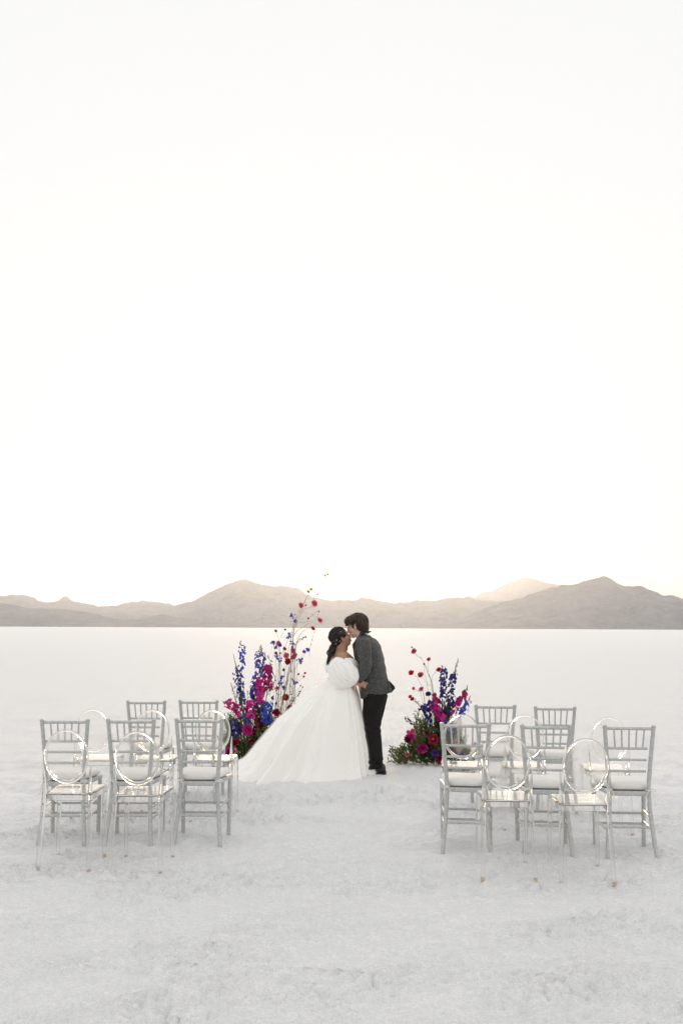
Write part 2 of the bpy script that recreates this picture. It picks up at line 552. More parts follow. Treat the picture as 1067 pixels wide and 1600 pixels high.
F_PX = 1556.0
def mountain(name, dist, depth, prof, seed, jag, step=22.0, xr=9400):
    """prof: skyline as (bearing unit, rise unit), both in thousandths of the distance"""
    xs = np.arange(-xr, xr + 1, step)
    ys = np.linspace(-0.5, 0.5, 70)
    px = np.array([p[0] for p in prof]); ph = np.array([p[1] for p in prof])
    base = np.interp(xs / dist * 1000, px, ph) * dist / 1000
    base = base + jag * (0.7 * (ridged(xs / 330 + seed, xs * 0 + seed, 4, 0.6) - 0.62) + 0.5 * fbm(xs / 110 + seed, xs * 0 + seed, 4)) * np.clip(base / 150, 0.15, 1)
    T = (ys + 0.5)[:, None]
    X = np.repeat(xs[None, :], len(ys), 0)
    Y = dist + ys[:, None] * depth + 0 * X
    crest = 0.55 + 0.16 * fbm(X / 1300 + seed * 3, Y * 0 + seed, 3)
    rise = np.where(T < crest, T / crest, (1 - T) / (1 - crest))
    rise = np.clip(rise, 0, 1)
    sh = 0.55 * rise ** 1.9 + 0.45 * rise ** 1.1
    gul = ridged(X / 520 + seed * 7 + 0.8 * fbm(X / 700, Y / 700, 2), Y / 900 + seed, 5)
    det = (gul - 0.62) * 1.2 + 0.35 * fbm(X / 130 + seed, Y / 150, 4)
    env = np.clip(1 - rise, 0, 1) * np.clip(rise * 3.5, 0, 1)
    H = base[None, :]
    Z = H * np.clip(sh + det * env * 0.9, 0, None)
    # keep the front below the skyline
    Z = np.minimum(Z, H * (0.02 + 0.98 * rise ** 0.6))
    Z = Z - 2.0
    Z[0, :] = -3; Z[-1, :] = -3
    o = grid_obj(name, X, Y, Z, M['rock'])
    tag(o, kind='structure')
    return o

def sky_prof(pts, hor_l=979.2, hor_r=984.2):
    return [((x - 533.5) / F_PX * 1000, (hor_l + (hor_r - hor_l) * x / 1067 - y) / F_PX * 1000) for x, y in pts]
# skylines measured in an elevation drawing, 1556 units to one radian
far_pale = sky_prof([(-1200, 965), (-300, 960), (0, 975), (400, 978), (640, 968), (720, 945), (755, 925), (790, 912), (822, 903), (842, 906), (870, 911), (905, 915), (960, 925), (1067, 940), (1300, 950), (2600, 970)])
mid = sky_prof([(-2600, 950), (-1200, 930), (-600, 905), (-300, 915), (-120, 932), (-40, 930), (0, 929), (25, 926), (50, 937), (75, 941), (95, 935), (120, 939), (150, 947), (185, 942), (205, 938), (235, 940), (270, 946), (300, 938), (325, 924), (350, 912), (372, 907), (385, 905), (398, 911), (415, 914), (440, 916), (462, 921), (490, 934), (520, 939), (545, 936), (570, 934), (590, 938), (615, 943), (650, 938), (690, 935), (725, 934), (760, 937), (800, 945), (840, 952), (900, 960), (1067, 968), (1300, 955), (1700, 940), (2600, 950)])
near = sky_prof([(-2600, 985), (560, 981.4), (640, 980), (690, 975), (725, 964), (755, 952), (785, 941), (815, 932), (838, 923), (855, 918), (880, 914), (905, 910), (922, 905), (935, 900), (950, 897), (962, 903), (978, 911), (1000, 914), (1025, 920), (1045, 929), (1067, 934), (1130, 925), (1220, 905), (1350, 915), (1600, 930), (2200, 920), (3000, 935)])
low = sky_prof([(-2600, 955), (-700, 955), (-200, 950), (-60, 940), (0, 942), (40, 950), (90, 952), (140, 957), (180, 966), (210, 968), (250, 960), (290, 966), (330, 972), (380, 972), (450, 978), (560, 983.5), (2600, 986)])
mountain('distant_mountain_range', 15800, 3000, far_pale, 3.3, 110, 40)
mountain('mountain_range', 12000, 3400, mid, 1.7, 110, 26)
mountain('near_mountain_range', 9200, 3000, near, 5.1, 80, 20, 9400)
mountain('foothill_range', 8200, 1600, low, 8.6, 45, 20)

# ================================================================ haze
hz = MB()
hz.box((-9950, -5950, -8), (9950, 17800, 980))
haze = hz.build('haze', None, smooth=False)
m = bpy.data.materials.new('haze_air'); m.use_nodes = True
nt = m.node_tree; nt.nodes.clear()
out = nt.nodes.new('ShaderNodeOutputMaterial')
pv = nt.nodes.new('ShaderNodeVolumePrincipled')
pv.inputs['Color'].default_value = (0.84, 0.90, 1.0, 1)
pv.inputs['Density'].default_value = 0.000036
pv.inputs['Anisotropy'].default_value = 0.65
nt.links.new(pv.outputs[0], out.inputs['Volume'])
haze.data.materials.append(m)
tag(haze, 'pale evening haze over the salt flat and mountains', 'haze', kind='stuff')

# ================================================================ chairs
def copy_tree(o, parent=None):
    c = o.copy(); col.objects.link(c)
    if parent is not None: c.parent = parent
    for ch in list(o.children): copy_tree(ch, c)
    return c

def bamboo(path, r, nodes, seg=10, per=6):
    """tube with bamboo-like rings at the given fractions"""
    pts = spline(path, per) if len(path) > 2 else [Vector(path[0]).lerp(Vector(path[1]), i / 12) for i in range(13)]
    L = [0]
    for a, b_ in zip(pts, pts[1:]): L.append(L[-1] + (b_ - a).length)
    tot = L[-1]
    stops = sorted(set([round(l, 5) for l in L] + [round(n * tot + d, 5) for n in nodes for d in (-0.008, -0.004, 0.0, 0.004, 0.008)]))
    stops = [s for s in stops if 0 <= s <= tot]
    P, Rr = [], []
    for s in stops:
        i = min(max(np.searchsorted(L, s) - 1, 0), len(pts) - 2)
        t = (s - L[i]) / max(L[i + 1] - L[i], 1e-6)
        P.append(pts[i].lerp(pts[i + 1], t))
        k = max([max(0, 1 - abs(s - n * tot) / 0.007) for n in nodes] + [0])
        Rr.append(r(s / tot) * (1 + 0.16 * k) if callable(r) else r * (1 + 0.16 * k))
    mb = MB(); mb.tube(P, Rr, seg)
    return mb

def make_silver_chair():
    t = empty('bamboo_style_chair', (0, 0, 0))
    # chair faces +Y; rear posts at y=0, front legs at y=+0.38
    for s in (-1, 1):
        post = bamboo([(s * 0.173, -0.047, -0.035), (s * 0.150, 0.0, 0.22), (s * 0.136, 0.012, 0.44), (s * 0.146, 0.0, 0.60), (s * 0.160, -0.028, 0.78), (s * 0.171, -0.055, 0.922)],
                      lambda q: 0.0155 if q < 0.5 else 0.0155 - 0.002 * (q - 0.5), [0.17, 0.34, 0.5, 0.64, 0.76, 0.88, 0.985])
        post.build('back_post', M['silver'], t)
        leg = bamboo([(s * 0.176, 0.396, -0.035), (s * 0.182, 0.375, 0.43)], 0.0155, [0.3, 0.55, 0.8])
        leg.build('front_leg', M['silver'], t)
    def rail(name, z, x, y, r=0.0095):
        bamboo([(-x, y, z), (x, y, z)], r, [0.25, 0.5, 0.75], 8).build(name, M['silver'], t)
    rail('top_rail', 0.893, 0.164, -0.050, 0.0115)
    rail('back_rail', 0.752, 0.152, -0.024)
    rail('back_rail', 0.672, 0.146, -0.012)
    rail('back_rail', 0.592, 0.140, 0.000)
    for k in range(5):
        u = (k - 2) / 3
        bamboo([(u * 0.144, -0.0245, 0.756), (u * 0.158, -0.050, 0.888)], 0.0062, [0.5], 6).build('spindle', M['silver'], t)
    # seat frame: trapezoid with rounded rails
    sf = MB()
    sf.loft([[(-0.135, 0.004, z), (0.135, 0.004, z), (0.196, 0.385, z), (0.196, 0.402, z), (-0.196, 0.402, z), (-0.196, 0.385, z)] for z in (0.418, 0.452)])
    sf.build('seat_frame', M['silver'], t, smooth=False, bevel=0.008)
    # stretchers: two in front, two on each side, one at the back
    for z in (0.16, 0.235):
        bamboo([(-0.177, 0.388, z), (0.177, 0.388, z)], 0.0095, [0.3, 0.7], 8).build('stretcher', M['silver'], t)
    for s in (-1, 1):
        for z in (0.185, 0.265):
            bamboo([(s * (0.156 - 0.05 * (z - .185)), -0.008 + 0.05 * (z - .185), z), (s * 0.178, 0.385, z)], 0.0090, [0.3, 0.7], 8).build('stretcher', M['silver'], t)
    bamboo([(-0.154, -0.004, 0.208), (0.154, -0.004, 0.208)], 0.0095, [0.3, 0.7], 8).build('stretcher', M['silver'], t)
    # cushion
    cu = MB()
    rings = []
    for z, g in ((0.454, -0.016), (0.460, -0.003), (0.475, 0.006), (0.492, 0.005), (0.503, -0.006), (0.509, -0.03), (0.512, -0.07)):
        base = [(-0.128, 0.022), (0.128, 0.022), (0.190, 0.385), (-0.190, 0.385)]
        rg = []
        cxm, cym = 0, 0.205
        for i in range(4):
            a, b_ = Vector(base[i]), Vector(base[(i + 1) % 4])
            for k in range(6):
                p = a.lerp(b_, k / 6)
                # rounded corners
                cr = 0.012 if k == 0 else 0
                d = (p - Vector((cxm, cym)))
                p = p + d.normalized() * (g - cr)
                rg.append((p.x, p.y, z + 0.003 * math.sin(9 * p.x + 3) * (z > 0.48)))
        rings.append(rg)
    cu.loft(rings)
    cu_o = cu.build('seat_cushion', M['cushion'], t, sub=1)
    for s in (-1, 1):
        ti = MB()
        ti.tube(ring(s * 0.137, 0.010, 0.462, 0.020, 0.021, 14) + [ring(s * 0.137, 0.010, 0.462, 0.020, 0.021, 14)[0]], 0.0035, 5)
        k0 = Vector((s * 0.142, -0.012, 0.462))
        ti.tube(spline([k0, k0 + Vector((s * 0.02, -0.012, 0.012)), k0 + Vector((s * 0.034, -0.012, -0.004)), k0 + Vector((s * 0.014, -0.008, -0.008)), k0], 5), 0.003, 5)
        ti.tube(spline([k0, k0 + Vector((s * -0.02, -0.010, -0.012)), k0 + Vector((s * -0.03, -0.012, -0.04)), k0 + Vector((s * -0.022, -0.01, -0.085))], 5), 0.003, 5)
        ti.tube(spline([k0, k0 + Vector((s * 0.014, -0.012, -0.02)), k0 + Vector((s * 0.022, -0.014, -0.06)), k0 + Vector((s * 0.03, -0.012, -0.10))], 5), 0.003, 5)
        ti.build('cushion_tie', M['tie'], cu_o)
    return t

def make_clear_chair():
    t = empty('clear_oval_back_chair', (0, 0, 0))
    # faces +Y, rear feet at y=0, front feet at y=+0.45
    seat = MB()
    def sring(z, g):
        out = []
        base = [(-0.152, 0.045), (0.152, 0.045), (0.170, 0.440), (-0.170, 0.440)]
        for i in range(4):
            a, b_ = Vector(base[i]), Vector(base[(i + 1) % 4])
            for k in range(5):
                p = a.lerp(b_, k / 5)
                c = 0.006 if k == 0 else 0
                d = p - Vector((0, 0.24))
                p = p + d.normalized() * (g - c)
                out.append((p.x, p.y, z))
        return out
    # a tray: top skin with a turned-down rim
    seat.loft([sring(0.440, -0.007), sring(0.438, 0.0), sring(0.478, 0.0), sring(0.485, -0.005), sring(0.4865, -0.02), sring(0.4865, -0.10),], cap=False)
    top_c = len(seat.v)
    seat.v.append((0, 0.24, 0.4865))
    n = 20
    seat.f += [(5 * n + k, 5 * n + (k + 1) % n, top_c) for k in range(n)]
    o2 = len(seat.v)
    inner = [sring(0.440, -0.007), sring(0.474, -0.008), sring(0.478, -0.02)]
    seat.v.extend([tuple(p) for r in inner for p in r])
    for i in range(2):
        for k in range(n):
            k2 = (k + 1) % n
            seat.f.append((o2 + i * n + k, o2 + (i + 1) * n + k, o2 + (i + 1) * n + k2, o2 + i * n + k2))
    bc = len(seat.v); seat.v.append((0, 0.24, 0.478))
    seat.f += [(o2 + 2 * n + (k + 1) % n, o2 + 2 * n + k, bc) for k in range(n)]
    # weld the shared lower lip
    seat.f = [tuple((q - o2) if o2 <= q < o2 + n else q for q in fc) for fc in seat.f]
    seat.build('seat', M['clear_seat'], t, smooth=False)
    # oval back, leaning rearwards
    cz, rx, rz = 0.735, 0.140, 0.170
    def bp(a, g=0.0, off=0.0):
        x = (rx + g) * math.cos(a); z = cz + (rz + g) * math.sin(a)
        y = 0.030 - (z - 0.50) * 0.20 + off
        return Vector((x, y, z))
    fr = MB()
    N = 56
    vs, fs = [], []
    sec = [(-0.006, -0.006), (0.0, -0.008), (0.006, -0.006), (0.0075, 0.0), (0.006, 0.006), (0.0, 0.008), (-0.006, 0.006), (-0.0075, 0.0)]
    for i in range(N):
        a = 2 * math.pi * i / N
        wide = 1 + 0.9 * max(0, -math.sin(a)) ** 2
        for g, off in sec: vs.append(bp(a, g * wide, off))
    for i in range(N):
        for k in range(8):
            i2, k2 = (i + 1) % N, (k + 1) % 8
            fs.append((i * 8 + k, i * 8 + k2, i2 * 8 + k2, i2 * 8 + k))
    fr.add(vs, fs)
    fr.build('oval_back_frame', M['clear_ring'], t)
    pn = MB()
    rings = []
    for s, off in ((0.0, -0.002), (0.5, -0.002), (1.0, -0.002), (1.0, 0.002), (0.5, 0.002), (0.0, 0.002)):
        rg = []
        for i in range(40):
            a = 2 * math.pi * i / 40
            x = (rx - 0.008) * math.cos(a) * s; z = cz + (rz - 0.008) * math.sin(a) * s
            rg.append((x, 0.030 - (z - 0.50) * 0.20 + off, z))
        rings.append(rg)
    pv_, pf = [], []
    # outer skins
    def cap(r1, r2, c, flip):
        o = len(pv_)
        pv_.extend(r1 + r2 + [c])
        for k in range(40):
            k2 = (k + 1) % 40
            q = (o + k, o + k2, o + 40 + k2, o + 40 + k); tr = (o + 40 + k, o + 40 + k2, o + 80)
            pf.append(q[::-1] if flip else q); pf.append(tr[::-1] if flip else tr)
        return o
    oa = cap(rings[2], rings[1], (0, 0.030 - (cz - .5) * .2 - 0.002, cz), False)
    ob = cap(rings[3], rings[4], (0, 0.030 - (cz - .5) * .2 + 0.002, cz), True)
    for k in range(40):
        k2 = (k + 1) % 40
        pf.append((oa + k, ob + k, ob + k2, oa + k2))
    pn.add(pv_, pf)
    pn.build('back_panel', M['clear'], t, smooth=False)
    for s in (-1, 1):
        lg = MB()
        # rear leg runs on up to the flank of the oval
        path = spline([(s * 0.166, -0.002, 0.012), (s * 0.160, 0.018, 0.22), (s * 0.152, 0.036, 0.44), (s * 0.151, 0.030, 0.56), (s * 0.158, -0.004, 0.69)], 5)
        lg.tube(path, [0.0125 + 0.004 * min(1, i / 10) if i < 13 else 0.0165 - 0.0016 * (i - 12) for i in range(len(path))], 8, cap=False)
        lg.build('back_leg', M['clear_frame'], t)
        # little web that ties the oval to the seat
        fl = MB()
        fl.tube([(s * 0.162, 0.452, 0.012), (s * 0.160, 0.440, 0.22), (s * 0.156, 0.424, 0.438)], [0.0125, 0.0145, 0.0165], 8, cap=False)
        fl.build('front_leg', M['clear_frame'], t)
        for (x, y) in ((s * 0.1665, -0.003), (s * 0.162, 0.4525)):
            fc = MB(); fc.tube([(x, y, -0.012), (x, y, 0.0), (x, y, 0.008), (x, y, 0.012)], [0.0125, 0.0135, 0.0132, 0.012], 10)
            fc.build('foot_cap', M['amber'], t)
    return t

sil = make_silver_chair()
clr = make_clear_chair()
L_S = 'silver bamboo-style cushioned chair, '
L_C = 'clear plastic oval-back chair, '
silver = [  # x, y, yaw, label
    (-2.048, 7.578, 1, L_S + 'outer left of the three nearer ones left of the aisle'),
    (-1.553, 7.568, 0, L_S + 'middle of the three nearer ones left of the aisle'),
    (-1.045, 7.558, -1, L_S + 'aisle end of the three nearer ones left of the aisle'),
    (-1.780, 9.318, 0, L_S + 'outer of the two farthest ones left of the aisle'),
    (-1.300, 9.318, -1, L_S + 'farthest row left of the aisle, nearer the tall flowers'),
    (0.905, 7.346, -7, L_S + 'aisle end of the three nearer ones right of the aisle'),
    (1.472, 7.285, -5, L_S + 'middle of the three nearer ones right of the aisle'),
    (2.042, 7.214, -4, L_S + 'rightmost of the whole right block'),
    (1.363, 8.945, -3, L_S + 'farthest row right of the aisle, nearer the flowers'),
    (1.878, 8.894, -4, L_S + 'outer of the two farthest ones right of the aisle'),
]
clear = [
    (-1.800, 6.708, 0, L_C + 'nearest row left of the aisle, outer left one'),
    (-1.330, 6.688, -1, L_C + 'nearest row left of the aisle, closer to the aisle'),
    (-2.050, 8.428, 0, L_C + 'far row left of the aisle, outermost of three'),
    (-1.557, 8.428, 0, L_C + 'far row left of the aisle, middle of three'),
    (-1.058, 8.423, 0, L_C + 'far row left of the aisle, touching the gown train'),
    (1.075, 6.553, -3, L_C + 'nearest row right of the aisle, closer to the aisle'),
    (1.566, 6.521, -2, L_C + 'nearest row right of the aisle, outer right one'),
    (0.973, 8.105, -5, L_C + 'right of the aisle, flowers seen through its back'),
    (1.467, 8.085, -6, L_C + 'far row right of the aisle, middle of three'),
    (2.124, 8.049, -5, L_C + 'far row right of the aisle, outermost of three'),
]
for proto, spots, cat, grp in ((sil, silver, 'chair', 'silver chairs set for the ceremony'), (clr, clear, 'chair', 'clear chairs set for the ceremony')):
    for i, (x, y, yaw, lab) in enumerate(spots):
        o = proto if i == 0 else copy_tree(proto)
        o.location = (x, y, sum(gz(x + a, y + b_) for a in (-.16, .16) for b_ in (0, .4)) / 4)
        o.rotation_euler = (0, 0, R(yaw))
        tag(o, lab, cat, grp)
# ================================================================ people
def head_shapes(mb, H, male):
    """adds one head to mb; H maps head space (x forward, y left, z up, origin between the ears) to the figure"""
    Rm = H.to_3x3()
    def E(c, r, rot=None):
        q = Rm if rot is None else Rm @ rot
        mb.ellipsoid(H @ Vector(c), r, q, 18, 12)
    def T(path, rad, seg=8):
        mb.tube([H @ Vector(p) for p in path], rad, seg)
    E((-0.012, 0, 0.038), (0.098, 0.076, 0.088))                 # cranium
    E((0.030, 0, -0.020), (0.062, 0.063, 0.085))                 # face
    E((0.038, 0, -0.070), (0.050, 0.054, 0.042))                 # jaw
    E((0.070 if male else 0.064, 0, -0.096 if male else -0.092), (0.021, 0.024, 0.019) if male else (0.018, 0.021, 0.016))   # chin
    E((0.074, 0, 0.030), (0.020, 0.050, 0.018))                  # brow
    E((0.062, 0.036, -0.022), (0.026, 0.024, 0.026)); E((0.062, -0.036, -0.022), (0.026, 0.024, 0.026))
    T([(0.086, 0, 0.018), (0.098, 0, -0.004), (0.110, 0, -0.028), (0.102, 0, -0.038)], [0.007, 0.0085, 0.0105, 0.007])
    E((0.100, 0.010, -0.034), (0.010, 0.007, 0.007)); E((0.100, -0.010, -0.034), (0.010, 0.007, 0.007))
    E((0.088, 0, -0.050), (0.012, 0.024, 0.014))
    E((0.094, 0, -0.058), (0.010, 0.019, 0.006)); E((0.092, 0, -0.069), (0.010, 0.017, 0.007))
    for s in (-1, 1):
        er = Matrix.Rotation(R(-12), 3, 'Y') @ Matrix.Rotation(R(20 * s), 3, 'Z')
        E((-0.008, s * 0.076, -0.006), (0.018, 0.008, 0.031), er)
        E((-0.002, s * 0.078, -0.026), (0.009, 0.007, 0.012), er)
    T([(0.010, 0, -0.060), (-0.030, 0, -0.13)], [0.052, 0.056], 14)   # top of the neck

def hand_shapes(mb, wrist, fwd, palm_n, thumb_side, curl=(0.5, 0.6, 0.5), size=1.0):
    """palm and five separate bent fingers; palm_n points out of the palm"""
    f = Vector(fwd).normalized(); n = Vector(palm_n); n = (n - f * n.dot(f)).normalized()
    s = f.cross(n).normalized() * thumb_side
    w = Vector(wrist)
    rot = Matrix((f, s, n)).transposed()
    mb.ellipsoid(w + f * 0.048 * size, (0.054 * size, 0.041 * size, 0.017 * size), rot, 14, 10)
    mb.ellipsoid(w + f * 0.034 * size + s * 0.026 * size + n * 0.006, (0.032 * size, 0.018 * size, 0.016 * size), rot, 10, 8)
    for k, L in enumerate((0.074, 0.082, 0.077, 0.060)):
        p = w + f * (0.084 - 0.004 * abs(k - 1)) * size + s * (0.029 - 0.0195 * k) * size
        d = (f + s * (0.10 - 0.07 * k)).normalized()
        path = [p - d * 0.02, p]
        a = 0
        for j in range(3):
            a += curl[j]
            dd = (d * math.cos(a) + n * math.sin(a))
            p = p + dd * L * (0.44, 0.32, 0.24)[j] * size
            path.append(p)
        mb.tube(path, [0.0092 * size, 0.0092 * size, 0.0086 * size, 0.0078 * size, 0.0062 * size], 8)
    p = w + f * 0.022 * size + s * 0.032 * size
    d = (f * 0.65 + s * 0.70 + n * 0.25).normalized()
    mb.tube([p - d * 0.012, p + d * 0.028 * size, p + (d * 0.052 + n * 0.006) * size, p + (d * 0.072 + f * 0.008 + n * 0.014) * size],
            [0.012 * size, 0.0110 * size, 0.0095 * size, 0.007 * size], 8)

def fig_head(centre, facing, pitch):
    """facing +1 looks to +X, -1 to -X; pitch up positive"""
    f = Vector((facing * math.cos(R(pitch)), 0, math.sin(R(pitch))))
    u = Vector((-facing * math.sin(R(pitch)), 0, math.cos(R(pitch))))
    l = u.cross(f)
    M4 = Matrix((f, l, u)).transposed().to_4x4()
    M4.translation = centre
    return M4

def strands(mb, H, pts, rng, n_strand, length, rad, flow, wave, lift=0.0):
    for i in range(n_strand):
        p0, nrm = pts(rng)
        d = flow(p0, nrm)
        d = (d - nrm * d.dot(nrm)).normalized()
        side = d.cross(nrm)
        ph = rng.uniform(0, 6.28); fr = rng.uniform(0.8, 1.5); L = length * rng.uniform(0.6, 1.3)
        path, rr = [], []
        for k in range(7):
            t = k / 6
            q = p0 + d * L * (t - 0.3) + side * wave * math.sin(ph + fr * 6.28 * t) + nrm * (lift * math.sin(math.pi * t) - 0.25 * L * L / 0.1 * t * t * 0.6)
            path.append(H @ q); rr.append(rad * (0.35 + 0.65 * math.sin(math.pi * (0.12 + 0.8 * t))))
        mb.tube(path, rr, 5)

# ---------------------------------------------------------------- groom
GROOM = empty('person', (0.421, 11.271, 0.004), R(-14))
tag(GROOM, 'person in charcoal tweed jacket, dark trousers and glasses, leaning in to a kiss', 'person')
Hg = fig_head((-0.258, 0.0, 1.604), -1, -20)
body = MB()
head_shapes(body, Hg, True)
body.tube([(-0.225, 0, 1.53), (-0.165, 0, 1.46)], [0.056, 0.070], 16)
def torso(mb, rows, power=2.3, n=28):
    mb.loft([ring(cx, 0, z, rx, ry, n, 0, power) for (z, cx, rx, ry) in rows])
torso(body, [(0.80, -0.045, 0.105, 0.150), (0.92, -0.055, 0.125, 0.160), (1.08, -0.080, 0.125, 0.150), (1.25, -0.105, 0.125, 0.165), (1.38, -0.125, 0.105, 0.175), (1.46, -0.14, 0.07, 0.12), (1.50, -0.155, 0.055, 0.065)])
for s, k in ((-1, 0.0), (1, -0.02)):
    body.tube([(-0.04, s * 0.085, 0.86), (-0.05 + k, s * 0.09, 0.66), (-0.065 + k, s * 0.095, 0.465), (-0.03 + k, s * 0.095, 0.28), (0.0 + k, s * 0.09, 0.07)], [0.085, 0.078, 0.058, 0.052, 0.040], 14)
    body.ellipsoid((-0.06 + k, s * 0.09, 0.045), (0.11, 0.038, 0.035))
body.tube([(-0.134, -0.165, 1.40), (-0.088, -0.255, 1.17), (-0.195, -0.225, 1.015)], [0.055, 0.043, 0.030], 12)
body.tube([(-0.134, 0.165, 1.40), (-0.16, 0.26, 1.18), (-0.36, 0.22, 1.07)], [0.055, 0.043, 0.030], 12)
hand_shapes(body, (-0.195, -0.225, 1.012), (-0.80, 0.10, -0.42), (0.1, 0.9, -0.3), 1, (0.30, 0.45, 0.35), 1.05)
hand_shapes(body, (-0.37, 0.22, 1.07), (-0.9, -0.35, -0.1), (-0.3, -0.9, 0), 1, (0.25, 0.3, 0.2), 1.0)
g_body = fuse(body, 'body', M['skin_fair'], GROOM, 0.0055, 4)

rng = random.Random(11)
# features
def ring_tube(mb, H, c, ry, rz, rad, n=22, tilt=0.0):
    pts = []
    for i in range(n + 1):
        a = 2 * math.pi * i / n
        e = 0.75
        pts.append(H @ (Vector(c) + Vector((tilt * math.cos(a) * ry, ry * math.copysign(abs(math.cos(a)) ** e, math.cos(a)), rz * math.copysign(abs(math.sin(a)) ** e, math.sin(a))))))
    mb.tube(pts, rad, 6)
for s in (-1, 1):
    eb = MB(); eb.tube([Hg @ Vector(p) for p in ((0.090, s * 0.014, 0.036), (0.090, s * 0.032, 0.041), (0.078, s * 0.052, 0.033))], [0.003, 0.0038, 0.002], 6)
    eb.build('eyebrow', M['hair'], g_body)
    el = MB(); el.tube([Hg @ Vector(p) for p in ((0.0885, s * 0.018, 0.004), (0.0900, s * 0.031, -0.001), (0.0800, s * 0.046, 0.003))], [0.0016, 0.0026, 0.0016], 6)
    el.build('closed_eyelash', M['lash'], g_body)
gl = MB()
for s in (-1, 1):
    ring_tube(gl, Hg, (0.101, s * 0.033, 0.002), 0.026, 0.021, 0.0021)
    gl.tube([Hg @ Vector(p) for p in ((0.101, s * 0.058, 0.010), (0.075, s * 0.074, 0.011), (0.0, s * 0.083, 0.014), (-0.016, s * 0.082, 0.004), (-0.026, s * 0.080, -0.018))], 0.0021, 6)
gl.tube([Hg @ Vector(p) for p in ((0.101, -0.009, 0.006), (0.105, 0, 0.010), (0.101, 0.009, 0.006))], 0.002, 6)
gl.build('spectacles', M['frame_black'], GROOM)
# hair: wavy, short at the neck
hr = MB()
hb = MB()
for c, r in (((-0.020, 0, 0.036), (0.100, 0.084, 0.078)), ((-0.054, 0, 0.000), (0.064, 0.075, 0.078)), ((0.040, 0, 0.076), (0.050, 0.068, 0.036)),
             ((-0.085, 0, -0.045), (0.040, 0.056, 0.045)), ((0.012, 0.074, 0.020), (0.022, 0.012, 0.045)), ((0.012, -0.074, 0.020), (0.022, 0.012, 0.045))):
    hb.ellipsoid(Hg @ Vector(c), r, Hg.to_3x3(), 20, 14)
g_hair = fuse(hb, 'hair', M['hair'], GROOM, 0.006, 3, lambda co, n: 0.016 * mnoise.noise(co * 34) + 0.006 * mnoise.noise(co * 80))
def scalp(c, r, ok):
    def f(rng):
        while True:
            a = Vector((rng.gauss(0, 1), rng.gauss(0, 1), rng.gauss(0, 1))).normalized()
            p = Vector((c[0] + a.x * r[0], c[1] + a.y * r[1], c[2] + a.z * r[2]))
            if ok(p): return p, Vector((a.x / r[0], a.y / r[1], a.z / r[2])).normalized()
    return f
cu = MB()
strands(cu, Hg, scalp((-0.024, 0, 0.032), (0.106, 0.090, 0.086), lambda p: p.z > 0.055 or p.x < -0.035), rng, 380, 0.058, 0.0056,
        lambda p, n: Vector((-0.75, 0.25 * (1 if p.y > 0 else -1), -0.6 - 3 * max(0, -p.x))), 0.019, 0.028)
strands(cu, Hg, scalp((-0.060, 0, -0.015), (0.056, 0.070, 0.076), lambda p: p.x < -0.05), rng, 150, 0.055, 0.0056,
        lambda p, n: Vector((-0.5, 0, -0.8)), 0.018, 0.026)
strands(cu, Hg, scalp((0.030, 0, 0.070), (0.060, 0.070, 0.046), lambda p: p.z > 0.07), rng, 110, 0.065, 0.0056,
        lambda p, n: Vector((-0.4, -0.8, 0.1)), 0.018, 0.024)
cu.build('curls', M['hair'], g_hair)
# shirt collar
sc = MB()
Rc = Matrix.Rotation(R(28), 4, 'Y')
for z0, z1, r0, r1 in ((0.0, 0.040, 0.075, 0.066),):
    rows = []
    for (z, r) in ((-0.03, 0.082), (0.0, r0), (z1, r1), (z1 + 0.003, r1 - 0.004), (0.0, r0 - 0.006), (-0.03, 0.074)):
        rows.append([tuple(Vector((-0.178, 0, 1.478)) + (Matrix.Rotation(R(-26), 3, 'Y') @ Vector((p[0], p[1], z)))) for p in ring(0, 0, 0, r * 0.98, r * 0.92, 28)])
    sc.loft(rows, cap=False)
sc.build('shirt_collar', M['shirt'], GROOM)
sh = MB()
sh.loft([[(-0.245 - 0.004, -0.035, 1.44), (-0.245, 0.035, 1.44), (-0.262, 0.045, 1.30), (-0.262, -0.045, 1.30)], [(-0.20, -0.03, 1.44), (-0.20, 0.03, 1.44), (-0.20, 0.045, 1.30), (-0.20, -0.045, 1.30)]])
sh.build('shirt_front', M['shirt'], GROOM)
# jacket
jk = MB()
def tilt_ring(z, cx, rx, ry, tilt, power=2.4, n=36):
    return [(x, y, zz + tilt * (x - cx)) for x, y, zz in ring(cx, 0, z, rx, ry, n, 0, power)]
jk.loft([tilt_ring(0.835, -0.035, 0.150, 0.185, 0.24), tilt_ring(0.850, -0.036, 0.160, 0.196, 0.24), tilt_ring(0.93, -0.05, 0.166, 0.194, 0.15), tilt_ring(1.03, -0.068, 0.166, 0.186, 0.08), tilt_ring(1.17, -0.090, 0.160, 0.180, 0.02),
         tilt_ring(1.30, -0.112, 0.158, 0.192, 0.0), tilt_ring(1.38, -0.121, 0.143, 0.200, 0), tilt_ring(1.435, -0.129, 0.118, 0.196, -0.05), tilt_ring(1.475, -0.138, 0.090, 0.150, -0.12), tilt_ring(1.505, -0.148, 0.070, 0.085, -0.3), tilt_ring(1.525, -0.150, 0.060, 0.066, -0.4)])
near_sleeve = spline([(-0.130, -0.160, 1.425), (-0.112, -0.215, 1.32), (-0.088, -0.262, 1.175), (-0.125, -0.250, 1.09), (-0.188, -0.228, 1.022)], 5)
jk.tube(near_sleeve, [0.080 - 0.026 * i / (len(near_sleeve) - 1) for i in range(len(near_sleeve))], 18)
jk.ellipsoid((-0.132, -0.155, 1.405), (0.085, 0.080, 0.075))
far_sleeve = spline([(-0.130, 0.160, 1.425), (-0.14, 0.22, 1.31), (-0.16, 0.262, 1.18), (-0.25, 0.25, 1.12), (-0.345, 0.225, 1.078)], 5)
